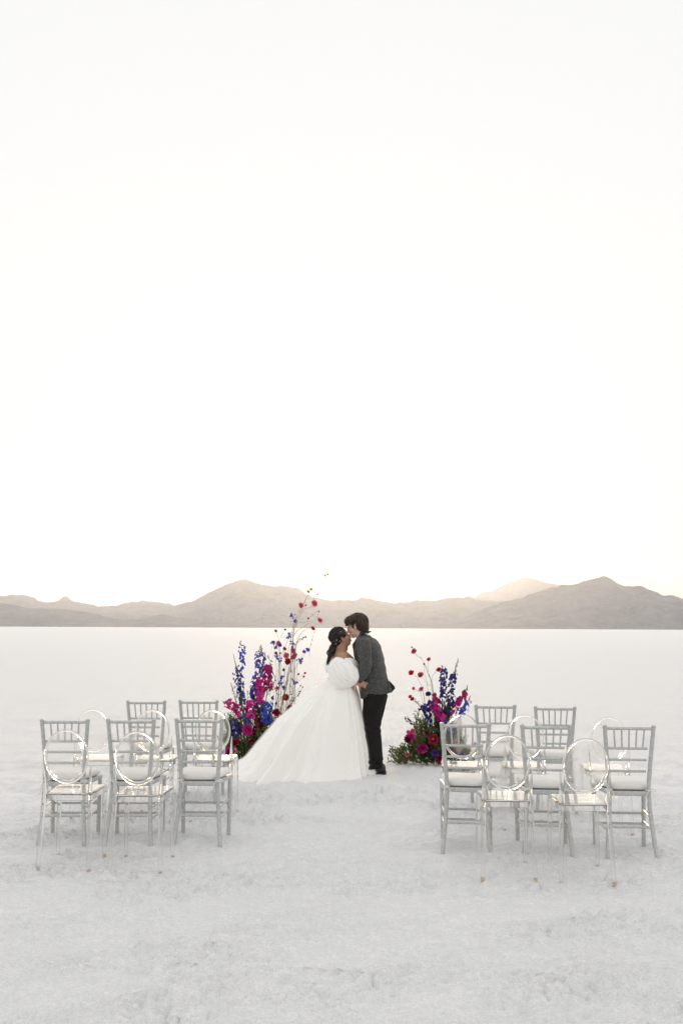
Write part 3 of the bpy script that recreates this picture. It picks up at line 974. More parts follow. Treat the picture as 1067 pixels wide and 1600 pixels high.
jk.tube(far_sleeve, [0.080 - 0.026 * i / (len(far_sleeve) - 1) for i in range(len(far_sleeve))], 18)
jk.ellipsoid((-0.132, 0.155, 1.405), (0.085, 0.080, 0.075))
EL = Vector((-0.088, -0.262, 1.175))
def jwr(co, n):
    w = 0.006 * mnoise.noise(Vector((co.x * 7, co.y * 7, co.z * 11))) + 0.0035 * mnoise.noise(co * 22)
    d = (co - EL).length
    w += 0.0055 * math.exp(-(d / 0.11) ** 2) * math.sin(95 * (co.z * 0.9 - co.x * 0.5) + 2 * mnoise.noise(co * 10))
    # creases where the sleeve meets the chest and across the back
    w += 0.004 * math.exp(-((co.z - 1.20) / 0.10) ** 2) * math.sin(60 * (co.z + 0.6 * co.x)) * (1 if co.y > -0.2 else 0.3)
    # centre vent groove in the skirt of the jacket at the back
    if co.x > 0.02 and co.z < 1.06:
        w -= 0.012 * math.exp(-((co.y + 0.02) / 0.010) ** 2)
    # front edge groove
    return w
g_jacket = fuse(jk, 'jacket', M['tweed'], GROOM, 0.0075, 2, jwr)
# lapel / collar roll
lp = MB()
for s in (-1, 1):
    path = spline([(-0.100, s * 0.030, 1.548), (-0.150, s * 0.078, 1.530), (-0.215, s * 0.074, 1.470), (-0.262, s * 0.058, 1.40), (-0.270, s * 0.030, 1.28), (-0.250, s * 0.012, 1.16)], 5)
    lp.tube(path, [0.014, 0.018, 0.019, 0.02, 0.02, 0.022, 0.023, 0.024, 0.025, 0.027, 0.029, 0.031, 0.032, 0.033, 0.033, 0.032, 0.030, 0.027, 0.023, 0.018, 0.014, 0.011, 0.009, 0.007, 0.005, 0.004][:len(path)], 8, flat=0.45)
lp.build('lapels', M['black'], g_jacket)
# blown-out tail at the vent
vt = MB()
vt.loft([[(0.105, -0.050, 1.03), (0.112, -0.058, 1.03), (0.118, -0.052, 1.03)], [(0.122, -0.085, 0.95), (0.150, -0.105, 0.955), (0.150, -0.080, 0.955)], [(0.110, -0.120, 0.868), (0.165, -0.135, 0.895), (0.172, -0.100, 0.900)], [(0.100, -0.118, 0.858), (0.150, -0.134, 0.876), (0.158, -0.100, 0.882)]])
vt.build('jacket_tail_flap', M['tweed'], g_jacket)
vl = MB()
vl.loft([[(0.100, 0.0, 1.01), (0.125, 0.02, 1.00), (0.110, 0.03, 1.00)], [(0.120, 0.0, 0.94), (0.180, 0.01, 0.945), (0.175, 0.03, 0.945)], [(0.120, -0.01, 0.88), (0.190, 0.01, 0.920), (0.184, 0.03, 0.920)], [(0.110, -0.01, 0.865), (0.150, 0.005, 0.875), (0.145, 0.02, 0.875)]])
vl.build('jacket_lining', M['black'], g_jacket, smooth=False)
pk = MB()
pk.loft([[(-0.020, -0.201, 0.985), (-0.125, -0.196, 0.955), (-0.127, -0.206, 0.955), (-0.020, -0.211, 0.985)], [(-0.014, -0.204, 0.935), (-0.122, -0.199, 0.905), (-0.124, -0.209, 0.905), (-0.014, -0.214, 0.935)]])
pk.build('pocket_flap', M['tweed'], g_jacket, smooth=False, bevel=0.003)
bt = MB()
for (a, b_) in ((0.0, 0.0), (0.015, 0.012), (-0.013, 0.01), (0.005, 0.026), (-0.008, -0.014)):
    bt.ellipsoid((-0.262 - abs(a) * 0.5, -0.085 + a, 1.385 + b_), (0.012, 0.011, 0.013), None, 8, 6)
bt.tube([(-0.262, -0.080, 1.39), (-0.268, -0.090, 1.35)], [0.003, 0.002], 5)
bt.build('boutonniere', M['dusk'], g_jacket)
cf = MB()
cf.tube([(-0.180, -0.231, 1.030), (-0.200, -0.224, 1.006)], [0.047, 0.043], 16)
cf.build('shirt_cuff', M['shirt'], GROOM)
# trousers
tr = MB()
torso(tr, [(0.78, -0.030, 0.110, 0.160), (0.86, -0.036, 0.135, 0.172), (0.95, -0.045, 0.138, 0.168), (1.02, -0.06, 0.13, 0.16)])
for s, k in ((-1, 0.0), (1, -0.035)):
    p = spline([(-0.030, s * 0.085, 0.86), (-0.050 + k * .6, s * 0.095, 0.66), (-0.060 + k, s * 0.098, 0.47), (-0.036 + k, s * 0.098, 0.26), (-0.026 + k, s * 0.093, 0.050)], 6)
    tr.tube(p, [0.124 - 0.026 * min(1, i / 12) - 0.003 * max(0, (i - 12) / 12) for i in range(len(p))], 20)
def twr(co, n):
    w = 0.006 * mnoise.noise(Vector((co.x * 8, co.y * 8, co.z * 6)))
    w += 0.006 * math.exp(-((co.z - 0.10) / 0.07) ** 2) * math.sin(co.z * 110 + 3 * mnoise.noise(co * 9))
    w += 0.004 * math.exp(-((co.z - 0.47) / 0.08) ** 2) * math.sin(co.z * 75 + co.x * 30)
    return w
g_tr = fuse(tr, 'trousers', M['trouser'], GROOM, 0.009, 3, twr)
def make_shoe(name, x, y, rz, parent):
    a = MB()
    rows = []
    for (t, zt, w) in ((-0.150, 0.028, 0.018), (-0.140, 0.045, 0.034), (-0.105, 0.060, 0.045), (-0.05, 0.075, 0.047), (0.0, 0.098, 0.042), (0.05, 0.105, 0.037), (0.09, 0.100, 0.035), (0.115, 0.085, 0.030), (0.122, 0.06, 0.022)):
        rg = []
        for k in range(14):
            an = 2 * math.pi * k / 14
            yy = w * math.cos(an); zz = zt * 0.5 + zt * 0.5 * math.sin(an)
            rg.append((t, yy, max(zz, 0.014) ))
        rows.append(rg)
    a.loft(rows)
    Mx = Matrix.Translation((x, y, -0.008)) @ Matrix.Rotation(rz, 4, 'Z')
    a.xform(Mx)
    o = a.build(name, M['shoe'], parent, sub=1)
    so = MB()
    out = []
    for (t, w) in ((-0.154, 0.016), (-0.142, 0.037), (-0.105, 0.049), (-0.05, 0.050), (0.0, 0.043), (0.06, 0.039), (0.11, 0.035), (0.127, 0.020)):
        out.append((t, w))
    outline = out + [(t, -w) for t, w in reversed(out)]
    so.loft([[(x_, y_, z) for x_, y_ in reversed(outline)] for z in (-0.004, 0.016)])
    so.xform(Mx)
    so.build('sole', M['sole'], o, smooth=False)
make_shoe('shoe', -0.022, -0.093, R(8), GROOM)
make_shoe('shoe', -0.057, 0.093, R(-8), GROOM)

# ---------------------------------------------------------------- bride
BRIDE = empty('person', (0.008, 11.276, 0.0), R(14))
tag(BRIDE, 'person in white off-shoulder ball gown with long train, dark hair pinned back, kissing', 'person')
Hb = fig_head((-0.006, 0.0, 1.478), 1, 21)
body = MB()
head_shapes(body, Hb, False)
body.tube([(-0.005, 0, 1.42), (-0.022, 0, 1.33)], [0.048, 0.062], 16)
torso(body, [(0.90, -0.02, 0.12, 0.15), (1.02, -0.005, 0.118, 0.142), (1.12, 0.015, 0.135, 0.158), (1.20, 0.025, 0.145, 0.170), (1.27, 0.005, 0.115, 0.176), (1.315, -0.014, 0.082, 0.150), (1.345, -0.022, 0.060, 0.085)])
body.ellipsoid((0.092, -0.072, 1.165), (0.062, 0.070, 0.068)); body.ellipsoid((0.092, 0.072, 1.165), (0.062, 0.070, 0.068))
for s in (-1, 1):
    body.ellipsoid((-0.022, s * 0.165, 1.277), (0.060, 0.052, 0.052))
    body.tube([(-0.02, s * 0.08, 0.92), (-0.02, s * 0.09, 0.5), (-0.01, s * 0.08, 0.06)], [0.10, 0.062, 0.038], 12)
    body.ellipsoid((0.05, s * 0.08, 0.035), (0.11, 0.036, 0.03))
body.tube([(-0.022, -0.175, 1.27), (-0.07, -0.245, 1.08), (0.13, -0.235, 1.000)], [0.052, 0.042, 0.027], 12)
body.tube([(-0.022, 0.175, 1.27), (0.06, 0.20, 1.07), (0.135, 0.03, 1.125)], [0.052, 0.044, 0.030], 12)
hand_shapes(body, (0.13, -0.235, 0.998), (0.88, -0.10, -0.35), (0.15, 0.95, 0), -1, (0.25, 0.35, 0.3), 0.92)
hand_shapes(body, (0.137, 0.027, 1.126), (0.45, -0.55, 0.62), (0.85, 0.4, -0.2), 1, (0.15, 0.2, 0.15), 0.92)
b_body = fuse(body, 'body', M['skin_tan'], BRIDE, 0.0055, 4)
for s in (-1, 1):
    eb = MB(); eb.tube([Hb @ Vector(p) for p in ((0.090, s * 0.014, 0.036), (0.090, s * 0.032, 0.041), (0.078, s * 0.052, 0.034))], [0.002, 0.003, 0.0015], 6)
    eb.build('eyebrow', M['hair2'], b_body)
    el = MB(); el.tube([Hb @ Vector(p) for p in ((0.0885, s * 0.018, 0.004), (0.0905, s * 0.031, -0.002), (0.0800, s * 0.048, 0.003))], [0.0018, 0.003, 0.002], 6)
    el.build('closed_eyelash', M['lash'], b_body)
lipm = MB()
lipm.ellipsoid(Hb @ Vector((0.100, 0, -0.0585)), (0.006, 0.017, 0.0045), Hb.to_3x3(), 10, 8); lipm.ellipsoid(Hb @ Vector((0.0985, 0, -0.069)), (0.006, 0.015, 0.0055), Hb.to_3x3(), 10, 8)
lipm.build('lips', M['lip'], b_body)
hb = MB()
for c, r in (((-0.022, 0, 0.046), (0.100, 0.084, 0.086)), ((-0.064, 0, 0.000), (0.062, 0.074, 0.075)), ((-0.098, 0, -0.045), (0.036, 0.042, 0.040)), ((0.020, 0.062, 0.044), (0.040, 0.024, 0.045)), ((0.020, -0.062, 0.044), (0.040, 0.024, 0.045))):
    hb.ellipsoid(Hb @ Vector(c), r, Hb.to_3x3(), 20, 14)
b_hair = fuse(hb, 'hair', M['hair2'], BRIDE, 0.006, 4, lambda co, n: 0.003 * mnoise.noise(Vector((co.x * 60, co.y * 60, co.z * 25))))
sb = MB()
rng = random.Random(5)
strands(sb, Hb, scalp((-0.024, 0, 0.044), (0.103, 0.088, 0.090), lambda p: p.x < 0.055 and (p.z > 0.01 or p.x < -0.02)), rng, 300, 0.085, 0.0026,
        lambda p, n: Vector((-1, 0, -0.7)), 0.002, 0.003)
# low ponytail falling down the back
tail0 = Hb @ Vector((-0.118, -0.010, -0.055))
tail = [tail0, tail0 + Vector((-0.030, -0.030, -0.055)), Vector((-0.152, -0.070, 1.275)), Vector((-0.185, -0.095, 1.195))]
for i in range(60):
    o = Vector((rng.gauss(0, 0.012), rng.gauss(0, 0.012), rng.gauss(0, 0.010)))
    o2 = Vector((rng.gauss(0, 0.012), rng.gauss(0, 0.012), 0))
    pp = spline([tail[0] + o, tail[1] + o * 1.3 + o2 * 0.6, tail[2] + o2 * 0.9, tail[3] + o2 * 0.5 + Vector((0, 0, rng.uniform(-0.02, 0.05)))], 4)
    sb.tube(pp, [0.0075 * (1 - 0.75 * (k / (len(pp) - 1)) ** 2) for k in range(len(pp))], 5)
sb.build('strands', M['hair2'], b_hair)
for p in ((-0.075, -0.080, 0.005), (0.000, -0.087, 0.075), (-0.045, -0.086, -0.020), (-0.105, -0.045, 0.030), (-0.095, -0.055, -0.035)):
    pe = MB(); pe.ellipsoid(Hb @ Vector(p), (0.0044, 0.0044, 0.0044), None, 8, 6)
    pe.build('hair_pearl', M['pearl'], b_hair)
br = MB()
br.tube([Vector((0.118, 0.068, 1.112)) + (Matrix.Rotation(R(70), 3, 'X') @ Matrix.Rotation(R(25), 3, 'Y') @ Vector(q)) for q in ring(0, 0, 0, 0.040, 0.040, 18)] , 0.007, 6)
br.build('bracelet', M['pearl'], BRIDE)

# gown -----------------------------------------------------------
g = empty('gown', (0, 0, 0)); g.parent = BRIDE; g.rotation_euler = (0, 0, R(-14))   # gown laid out square to the aisle
rngf = random.Random(23)
# hem outline on the ground, relative to her feet (x right, y away), anticlockwise from the right
hem = [(0.300, -0.06), (0.245, -0.36), (0.10, -0.60), (-0.17, -0.70), (-0.50, -0.73), (-0.88, -0.78), (-1.08, -0.66), (-1.19, -0.25), (-1.23, 0.22), (-1.06, 0.48), (-0.70, 0.58), (-0.35, 0.62), (0.02, 0.55), (0.26, 0.30)]
WA = Vector((-0.020, 0.0, 1.03))
NA = 720
hp = spline([(x, y, 0) for x, y in hem] + [(hem[0][0], hem[0][1], 0)], 60)
seglen = [0]
for a, b_ in zip(hp, hp[1:]): seglen.append(seglen[-1] + (b_ - a).length)
hemx = np.interp(np.linspace(0, seglen[-1], NA, endpoint=False), seglen, [p.x for p in hp])
hemy = np.interp(np.linspace(0, seglen[-1], NA, endpoint=False), seglen, [p.y for p in hp])
trainP = [(0, 0.0), (0.11, 0.10), (0.27, 0.235), (0.49, 0.435), (0.67, 0.665), (0.79, 0.83), (0.88, 0.925), (0.94, 0.972), (1, 1.0)]   # (reach, drop)
frontP = [(0, 0.0), (0.22, 0.07), (0.42, 0.20), (0.58, 0.38), (0.72, 0.60), (0.84, 0.82), (0.93, 0.955), (1, 1.0)]
folds = []
q = 0.0
while q < 1.0:
    folds.append((q, rngf.choice((0.006, 0.009, 0.013, 0.02)), rngf.uniform(0.3, 1.0)))
    q += rngf.uniform(0.015, 0.055)
def skirt(rows, inflate, amp, drop0=0.0, seed=0.0, end=1.0):
    vs, fs = [], []
    us = np.linspace(0, end, rows)
    for j, u in enumerate(us):
        for i in range(NA):
            hx, hy = hemx[i] - WA.x, hemy[i] - WA.y
            L = math.hypot(hx, hy)
            w = min(1, max(0, (L - 0.45) / 0.45))
            # u runs down the cloth
            ra = np.interp(u, [0, .12, .26, .47, .69, .83, .91, .96, 1], [a for a, b_ in trainP]); da = np.interp(u, [0, .12, .26, .47, .69, .83, .91, .96, 1], [b_ for a, b_ in trainP])
            rb = np.interp(u, [0, .1, .24, .42, .62, .82, .95, 1], [a for a, b_ in frontP]); db = np.interp(u, [0, .1, .24, .42, .62, .82, .95, 1], [b_ for a, b_ in frontP])
            rr = ra * w + rb * (1 - w); dd = da * w + db * (1 - w)
            # waist ellipse
            ux, uy = hx / L, hy / L
            wr = 0.135
            x = WA.x + ux * wr * (1 - rr) + hx * rr; y = WA.y + uy * wr * (1 - rr) + hy * rr
            z = WA.z * (1 - dd)
            s = i / NA
            f = 0.0
            for (c0, wd, h) in folds:
                d = abs(s - c0 - 0.012 * math.sin(u * 3 + c0 * 40)); d = min(d, 1 - d)
                if d < wd * 3: f += h * math.exp(-(d / wd) ** 2)
            f -= 0.55
            f += 0.8 * math.sin(2 * math.pi * 11 * s + 1.5 * math.sin(2 * math.pi * 3 * s)) * u * min(1, max(0, (L - 0.3) / 0.4))
            fade = min(1, u * 2.2) * (0.35 + 0.65 * u)
            big = mnoise.noise(Vector((x * 1.7, y * 1.7, z * 0.9 + seed))) * 0.035 * u
            fine = mnoise.noise(Vector((s * 160, u * 3, seed))) * 0.0015 * u
            a = amp * f * fade * (1.0 if L < 0.9 else 0.75) + big + fine + inflate
            x += ux * a; y += uy * a
            if u > 0.85:
                k = (u - 0.85) / 0.15
                z += max(0, 0.010 + 0.020 * f + 0.02 * mnoise.noise(Vector((x * 5, y * 5, 3)))) * (1 - k * 0.85) * k * 2
            vs.append((x, y, (max(z, 0.006 + 0.008 * (1 - u)) if u < 0.999 * end else -0.012) + (0.001 if inflate else 0)))
    V = np.array(vs)
    zg = ground_h(V[:, 0] + BRIDE.location.x, V[:, 1] + BRIDE.location.y)
    V[:, 2] += zg * np.clip(1 - (V[:, 2] - 0.03) / 0.12, 0, 1)
    vs = [tuple(q) for q in V]
    for j in range(rows - 1):
        for i in range(NA):
            i2 = (i + 1) % NA
            fs.append((j * NA + i, (j + 1) * NA + i, (j + 1) * NA + i2, j * NA + i2))
    mb = MB(); mb.add(vs, fs)
    return mb
sk = skirt(44, 0.0, 0.105).build('skirt', M['gown'], g)
ov = skirt(44, 0.022, 0.105, end=0.995).build('tulle_overlay', M['tulle'], g)
# bodice
bo = MB()
rows = []
for (z, cx, rx, ry) in ((0.95, -0.018, 0.150, 0.172), (1.02, -0.008, 0.132, 0.156), (1.10, 0.015, 0.150, 0.170), (1.17, 0.042, 0.165, 0.182), (1.215, 0.034, 0.160, 0.184), (1.225, 0.030, 0.150, 0.176)):
    rg = []
    for k, p in enumerate(ring(cx, 0, z, rx, ry, 72)):
        a = 2 * math.pi * k / 72
        e = 1 + 0.012 * math.sin(18 * a + z * 9)
        rg.append((cx + (p[0] - cx) * e, p[1] * e, z))
    rows.append(rg)
bo.loft(rows, cap=False)
bo.xform(Matrix.Rotation(R(14), 4, 'Z'))
bo.build('bodice', M['gown'], g)
# off-shoulder swathe
sw = MB()
rows = []
for j in range(15):
    t = j / 14
    a0 = -0.6 + t * 3.6                       # section angle over the rolled band
    rg = []
    for k in range(120):
        th = 2 * math.pi * k / 120
        side = abs(math.sin(th))
        zc = 1.160 + 0.038 * side ** 2 - 0.020 * max(0, math.cos(th))
        R_x, R_y = 0.170, 0.225
        fold = 0.0055 * math.sin(a0 * 6.5 + 2.2 * math.sin(th * 2 + 1) + 0.8 * math.sin(5 * th))
        rr = 0.040 + fold + 0.010 * mnoise.noise(Vector((math.cos(th) * 2, math.sin(th) * 2, t * 3)))
        out_ = math.cos(a0 - 1.2) * rr * 0.65
        up = math.sin(a0 - 1.2) * rr * 1.45
        cx = 0.012
        rg.append((cx + (R_x + out_) * math.cos(th), (R_y + out_) * math.sin(th), zc + up))
    rows.append(rg)
sw.loft(rows, cap=False)
sw.xform(Matrix.Rotation(R(14), 4, 'Z'))
sw.build('off_shoulder_drape', M['puff'], g)
# balloon sleeves: cloth gathered at shoulder and wrist
def puff(P0, P1, rad, depth, sag, seed, nf):
    P0, P1 = Vector(P0), Vector(P1)
    ax = (P1 - P0); L = ax.length; ax.normalize()
    a, b_ = frame_from(ax)
    NS, NT = 168, 44
    rows = []
    for j in range(NT + 1):
        t = j / NT
        prof = (0.24 + 0.76 * math.sin(math.pi * min(1, t * 1.02)) ** 0.62) if t < 0.5 else (0.13 + 0.87 * math.sin(math.pi * t) ** 0.68)
        rg = []
        for k in range(NS):
            th = 2 * math.pi * k / NS
            tw = th + 0.5 * t
            gather = 0.5 + 0.5 * abs(t - 0.5) * 2
            fo = 0.075 * gather * math.sin(nf * tw + 1.6 * mnoise.noise(Vector((math.cos(th) * 2, math.sin(th) * 2, t * 2 + seed))) * 2)
            fo += 0.09 * mnoise.noise(Vector((math.cos(th) * 3.2, math.sin(th) * 3.2, t * 3.5 + seed)))
            fo += 0.022 * gather * math.sin(nf * 2.3 * tw + seed + 4 * t)
            r = prof * (1 + fo)
            c = P0.lerp(P1, t) + Vector((0, 0, -sag * math.sin(math.pi * t) ** 1.2))
            v = a * math.cos(th) * r * depth + b_ * math.sin(th) * r * rad
            rg.append(c + v)
        rows.append(rg)
    mb = MB(); mb.loft(rows)
    return mb
pf = puff((-0.105, -0.165, 1.225), (0.165, -0.262, 1.000), 0.160, 0.135, 0.045, 1.0, 15)
pf.build('balloon_sleeve', M['puff'], g)
pf = puff((-0.05, 0.18, 1.22), (0.13, 0.20, 1.04), 0.150, 0.12, 0.05, 7.0, 15)
pf.build('balloon_sleeve', M['puff'], g)

# ================================================================ flowers
_jit = random.Random(99)
def petal(mb, c, out, up, length, width, cup, curl=0.0):
    """one petal: a small bent sheet with a rounded tip"""
    out = Vector(out).normalized(); up = Vector(up).normalized()
    side = out.cross(up).normalized()
    vs = []
    for t, w in ((0.0, 0.30), (0.45, 0.95), (0.85, 0.80), (1.0, 0.35)):
        h = cup * math.sin(t * 1.5) - curl * t * t
        p = c + out * length * t * math.cos(h) + up * length * t * math.sin(h)
        for s in (-1, 0, 1):
            j = _jit.uniform(-0.16, 0.16) * t
            vs.append(p + side * s * w * width * 0.5 + up * (0.10 * width * abs(s) + j * width) + out * j * 0.6 * length)
    fs = []
    for j in range(3):
        for k in range(2):
            a = j * 3 + k
            fs.append((a, a + 1, a + 4, a + 3))
    mb.add(vs, fs)

def bloom(mb, c, n, r, rings, rng):
    """rings: (petals, cup angle, relative length)"""
    c = Vector(c); n = Vector(n).normalized()
    a, b_ = frame_from(n)
    for ri, (m, cup, L) in enumerate(rings):
        ph = rng.uniform(0, 6.28)
        for k in range(m):
            t = ph + 2 * math.pi * k / m + rng.uniform(-0.12, 0.12)
            d = a * math.cos(t) + b_ * math.sin(t)
            ln = r * L * rng.uniform(0.88, 1.1)
            petal(mb, c + d * r * 0.06 + n * 0.02 * r * ri, d, n, ln, 2 * math.pi * r * L / m * 0.95 * rng.uniform(0.9, 1.15), cup + rng.uniform(-0.12, 0.12), rng.uniform(-0.1, 0.25))
ROSE = [(5, 0.15, 1.0), (6, 0.55, 0.92), (6, 0.95, 0.78), (5, 1.25, 0.60), (4, 1.45, 0.42)]
DAHLIA = [(11, 0.05, 1.0), (11, 0.35, 0.88), (10, 0.7, 0.72), (8, 1.05, 0.55), (5, 1.35, 0.38)]
RUFFLE = [(5, 0.1, 1.0), (6, 0.5, 0.85), (5, 0.9, 0.6), (4, 1.2, 0.4)]
POPPY = [(5, 0.25, 1.15), (4, 0.8, 0.9), (4, 1.2, 0.6)]
FLORET = [(5, 0.35, 1.0)]
CUPF = [(5, 1.0, 1.0), (4, 1.25, 0.8)]

def leaf(mb, p, d, up, L, W):
    d = Vector(d).normalized(); s = d.cross(Vector(up)); s = s.normalized() if s.length > 1e-4 else Vector((1, 0, 0))
    n = s.cross(d)
    mb.add([p, p + d * L * 0.4 + s * W * 0.5 + n * 0.06 * L, p + d * L - n * 0.10 * L, p + d * L * 0.4 - s * W * 0.5 + n * 0.06 * L, p + d * L * 0.45],
           [(0, 4, 1), (1, 4, 2), (0, 3, 4), (4, 3, 2)])

def rvec(rng):
    while True:
        v = Vector((rng.uniform(-1, 1), rng.uniform(-1, 1), rng.uniform(-1, 1)))
        if 0.05 < v.length < 1: return v

class Arr:
    """one flower arrangement; U(u, v, d) turns elevation-drawing units into local metres (d = depth in metres)"""
    def __init__(self, root, sx, ox, oz, seed, root_pt):
        self.t, self.s, self.ox, self.oz = root, sx, ox, oz
        self.rng = random.Random(seed)
        self.base = Vector(root_pt)
    def U(self, u, v, d=0.0):
        return Vector((u * self.s + self.ox, d, self.oz - v * self.s))
    def spike(self, name, pts, mat, width, n, fl_r, tip_mat=None, tip=0.25, d=0.0, bare=0.0, bud=None):
        """stem with florets all round, thinning to buds at the tip; pts from tip to base"""
        rng = self.rng
        P = spline([self.U(u, v, d) for u, v in pts] , 8)
        Lx = len(P)
        low = P[-1]
        root = self.base + Vector((low.x * 0.35, d * 0.5, 0))
        st = MB(); st.tube(P + [low.lerp(root, 0.5), root], [0.0025 + 0.0025 * min(1, i / Lx) for i in range(Lx + 2)], 5)
        o = st.build(name, M['stem'], self.t)
        fl = MB(); bd = MB()
        w = width * self.s * 0.5
        for i in range(n):
            t = (i + rng.random()) / n
            k = t * (Lx - 1); j = min(int(k), Lx - 2)
            p = P[j].lerp(P[j + 1], k - j)
            if bare and rng.random() < bare: continue
            ang = rng.uniform(0, 6.28)
            ax = (P[j] - P[j + 1]).normalized()
            a, b_ = frame_from(ax)
            dr = a * math.cos(ang) + b_ * math.sin(ang)
            grow = min(1.0, 0.30 + t / max(tip, 0.01) * 0.7) if t < tip else 1.0
            q = p + dr * w * grow * rng.uniform(0.45, 1.0)
            if t < tip * 0.75:
                bd.ellipsoid(q.lerp(p, 0.4), (fl_r * 0.38 * grow + 0.002,) * 2 + (fl_r * 0.55 * grow + 0.002,), None, 6, 4)
            else:
                bloom(fl, q, dr + ax * 0.35 + rvec(rng) * 0.4, fl_r * grow * rng.uniform(0.8, 1.2), FLORET, rng)
        if fl.v: tag(fl.build('florets', M[mat], o), kind='stuff')
        if bd.v: tag(bd.build('buds', M[tip_mat or mat], o), kind='stuff')
        return o
    def flower(self, name, u, v, r, mat, kind=ROSE, d=None, face=None, centre=None, stem=None, stem_mat='stem', via=None):
        """a flower head on its stem"""
        rng = self.rng
        if d is None: d = rng.uniform(-0.16, -0.02)
        p = self.U(u, v, d)
        R_ = r * self.s
        nrm = Vector(face) if face else Vector((rng.uniform(-0.8, 0.8), -0.8, rng.uniform(0.1, 1.1)))
        nrm.normalize()
        mb = MB(); bloom(mb, p, nrm, R_, kind, rng)
        if kind in (CUPF, POPPY): mb.ellipsoid(p - nrm * R_ * 0.02, (R_ * 0.25,) * 3, None, 8, 6)
        o = mb.build(name, M[mat], self.t)
        if centre:
            ce = MB()
            for i in range(14):
                q = rvec(rng) * R_ * 0.22
                ce.ellipsoid(p + nrm * R_ * 0.28 + q - nrm * q.dot(nrm) * 0.6, (R_ * 0.09,) * 3, None, 6, 4)
            ce.build('flower_centre', M[centre], o)
        st = MB()
        pts = [p - nrm * R_ * 0.1]
        if via: pts += [self.U(a, b_, d * 0.7) for a, b_ in via]
        else: pts.append(p.lerp(self.base, 0.4) + Vector((rng.uniform(-0.03, 0.03), 0, 0.02)))
        pts.append(self.base + Vector(((pts[-1].x - self.base.x) * 0.45, d * 0.4, 0.02)))
        S = spline(pts, 6)
        st.tube(S, [(0.0014 if via else 0.0016) + 0.0008 * i / len(S) for i in range(len(S))], 5)
        st.build('stem', M[stem_mat], o)
        return o
    def vine(self, name, pts, mat, rad=0.0022, d=0.0, leaves=0, leaf_mat='leaf_pale', leaf_l=0.03):
        S = spline([self.U(u, v, d + self.rng.uniform(-0.02, 0.02)) for u, v in pts], 7)
        mb = MB(); mb.tube(S, [rad * (0.7 + 0.5 * i / len(S)) for i in range(len(S))], 5)
        o = mb.build(name, M[mat], self.t)
        if leaves:
            lf = MB()
            for i in range(leaves):
                p = S[self.rng.randrange(len(S))]
                leaf(lf, p, rvec(self.rng), rvec(self.rng), leaf_l * self.rng.uniform(0.6, 1.3), leaf_l * 0.45)
            tag(lf.build('leaves', M[leaf_mat], o), kind='stuff')
        return o
    def scatter(self, name, spots, mat, r, per, kind=FLORET, d=-0.05):
        """loose sprays of tiny blossoms, each spray on a thin wire-like stem"""
        for (u, v, w) in spots:
            mb = MB(); c = self.U(u, v, d + self.rng.uniform(-0.06, 0.06))
            for i in range(per):
                q = rvec(self.rng) * w * self.s
                bloom(mb, c + q, rvec(self.rng) + Vector((0, -0.6, 0.2)), r * self.rng.uniform(0.7, 1.3), kind, self.rng)
                mb.tube([c + q, c + q * 0.3 + Vector((0, 0, -0.012))], 0.0011, 4)
            st = mb.build(name, M[mat], self.t)
            s2 = MB()
            S = spline([c, c.lerp(self.base, 0.35) + Vector((self.rng.uniform(-.04, .04), 0, 0)), self.base + Vector(((c.x - self.base.x) * 0.4, 0, 0.03))], 6)
            s2.tube(S, 0.0013, 4)
            s2.build('stem', M['stem_pale'], st)
    def foliage(self, name, blobs, mat, n, L, W, sprigs=True):
        """leafy sprigs filling the given volumes (u, v, ru, rv, depth)"""
        rng = self.rng
        mb = MB(); tw = MB()
        tot = sum(b_[2] * b_[3] for b_ in blobs)
        for (u, v, ru, rv, dd) in blobs:
            k = max(4, int(n * ru * rv / tot / 9))
            for i in range(k):
                q = rvec(rng)
                tip = self.U(u + q.x * ru, v + q.z * rv, q.y * dd)
                if tip.z < 0.015: tip.z = rng.uniform(0.015, 0.06)
                src = tip.lerp(self.base + Vector((tip.x - self.base.x, 0, 0)) * 0.6, rng.uniform(0.12, 0.25)) + Vector((0, 0, -0.03))
                if src.z < 0.012: src.z = 0.012
                tw.tube([src, src.lerp(tip, 0.5) + Vector((0, 0, 0.008)), tip], [0.002, 0.0016, 0.001], 4)
                ax = (tip - src).normalized()
                for j in range(9):
                    t = (j + 0.5) / 9
                    p = src.lerp(tip, t)
                    d = (ax * 0.7 + rvec(rng)).normalized()
                    leaf(mb, p, d, rvec(rng), L * rng.uniform(0.6, 1.25), W * rng.uniform(0.7, 1.2))
        for i in range(len(mb.v)):
            if mb.v[i][2] < 0.008: mb.v[i] = (mb.v[i][0], mb.v[i][1], 0.008)
        o = mb.build(name, M[mat], self.t, smooth=False)
        tag(o, kind='stuff')
        tag(tw.build('twigs', M['stem'], o), kind='stuff')
        return o

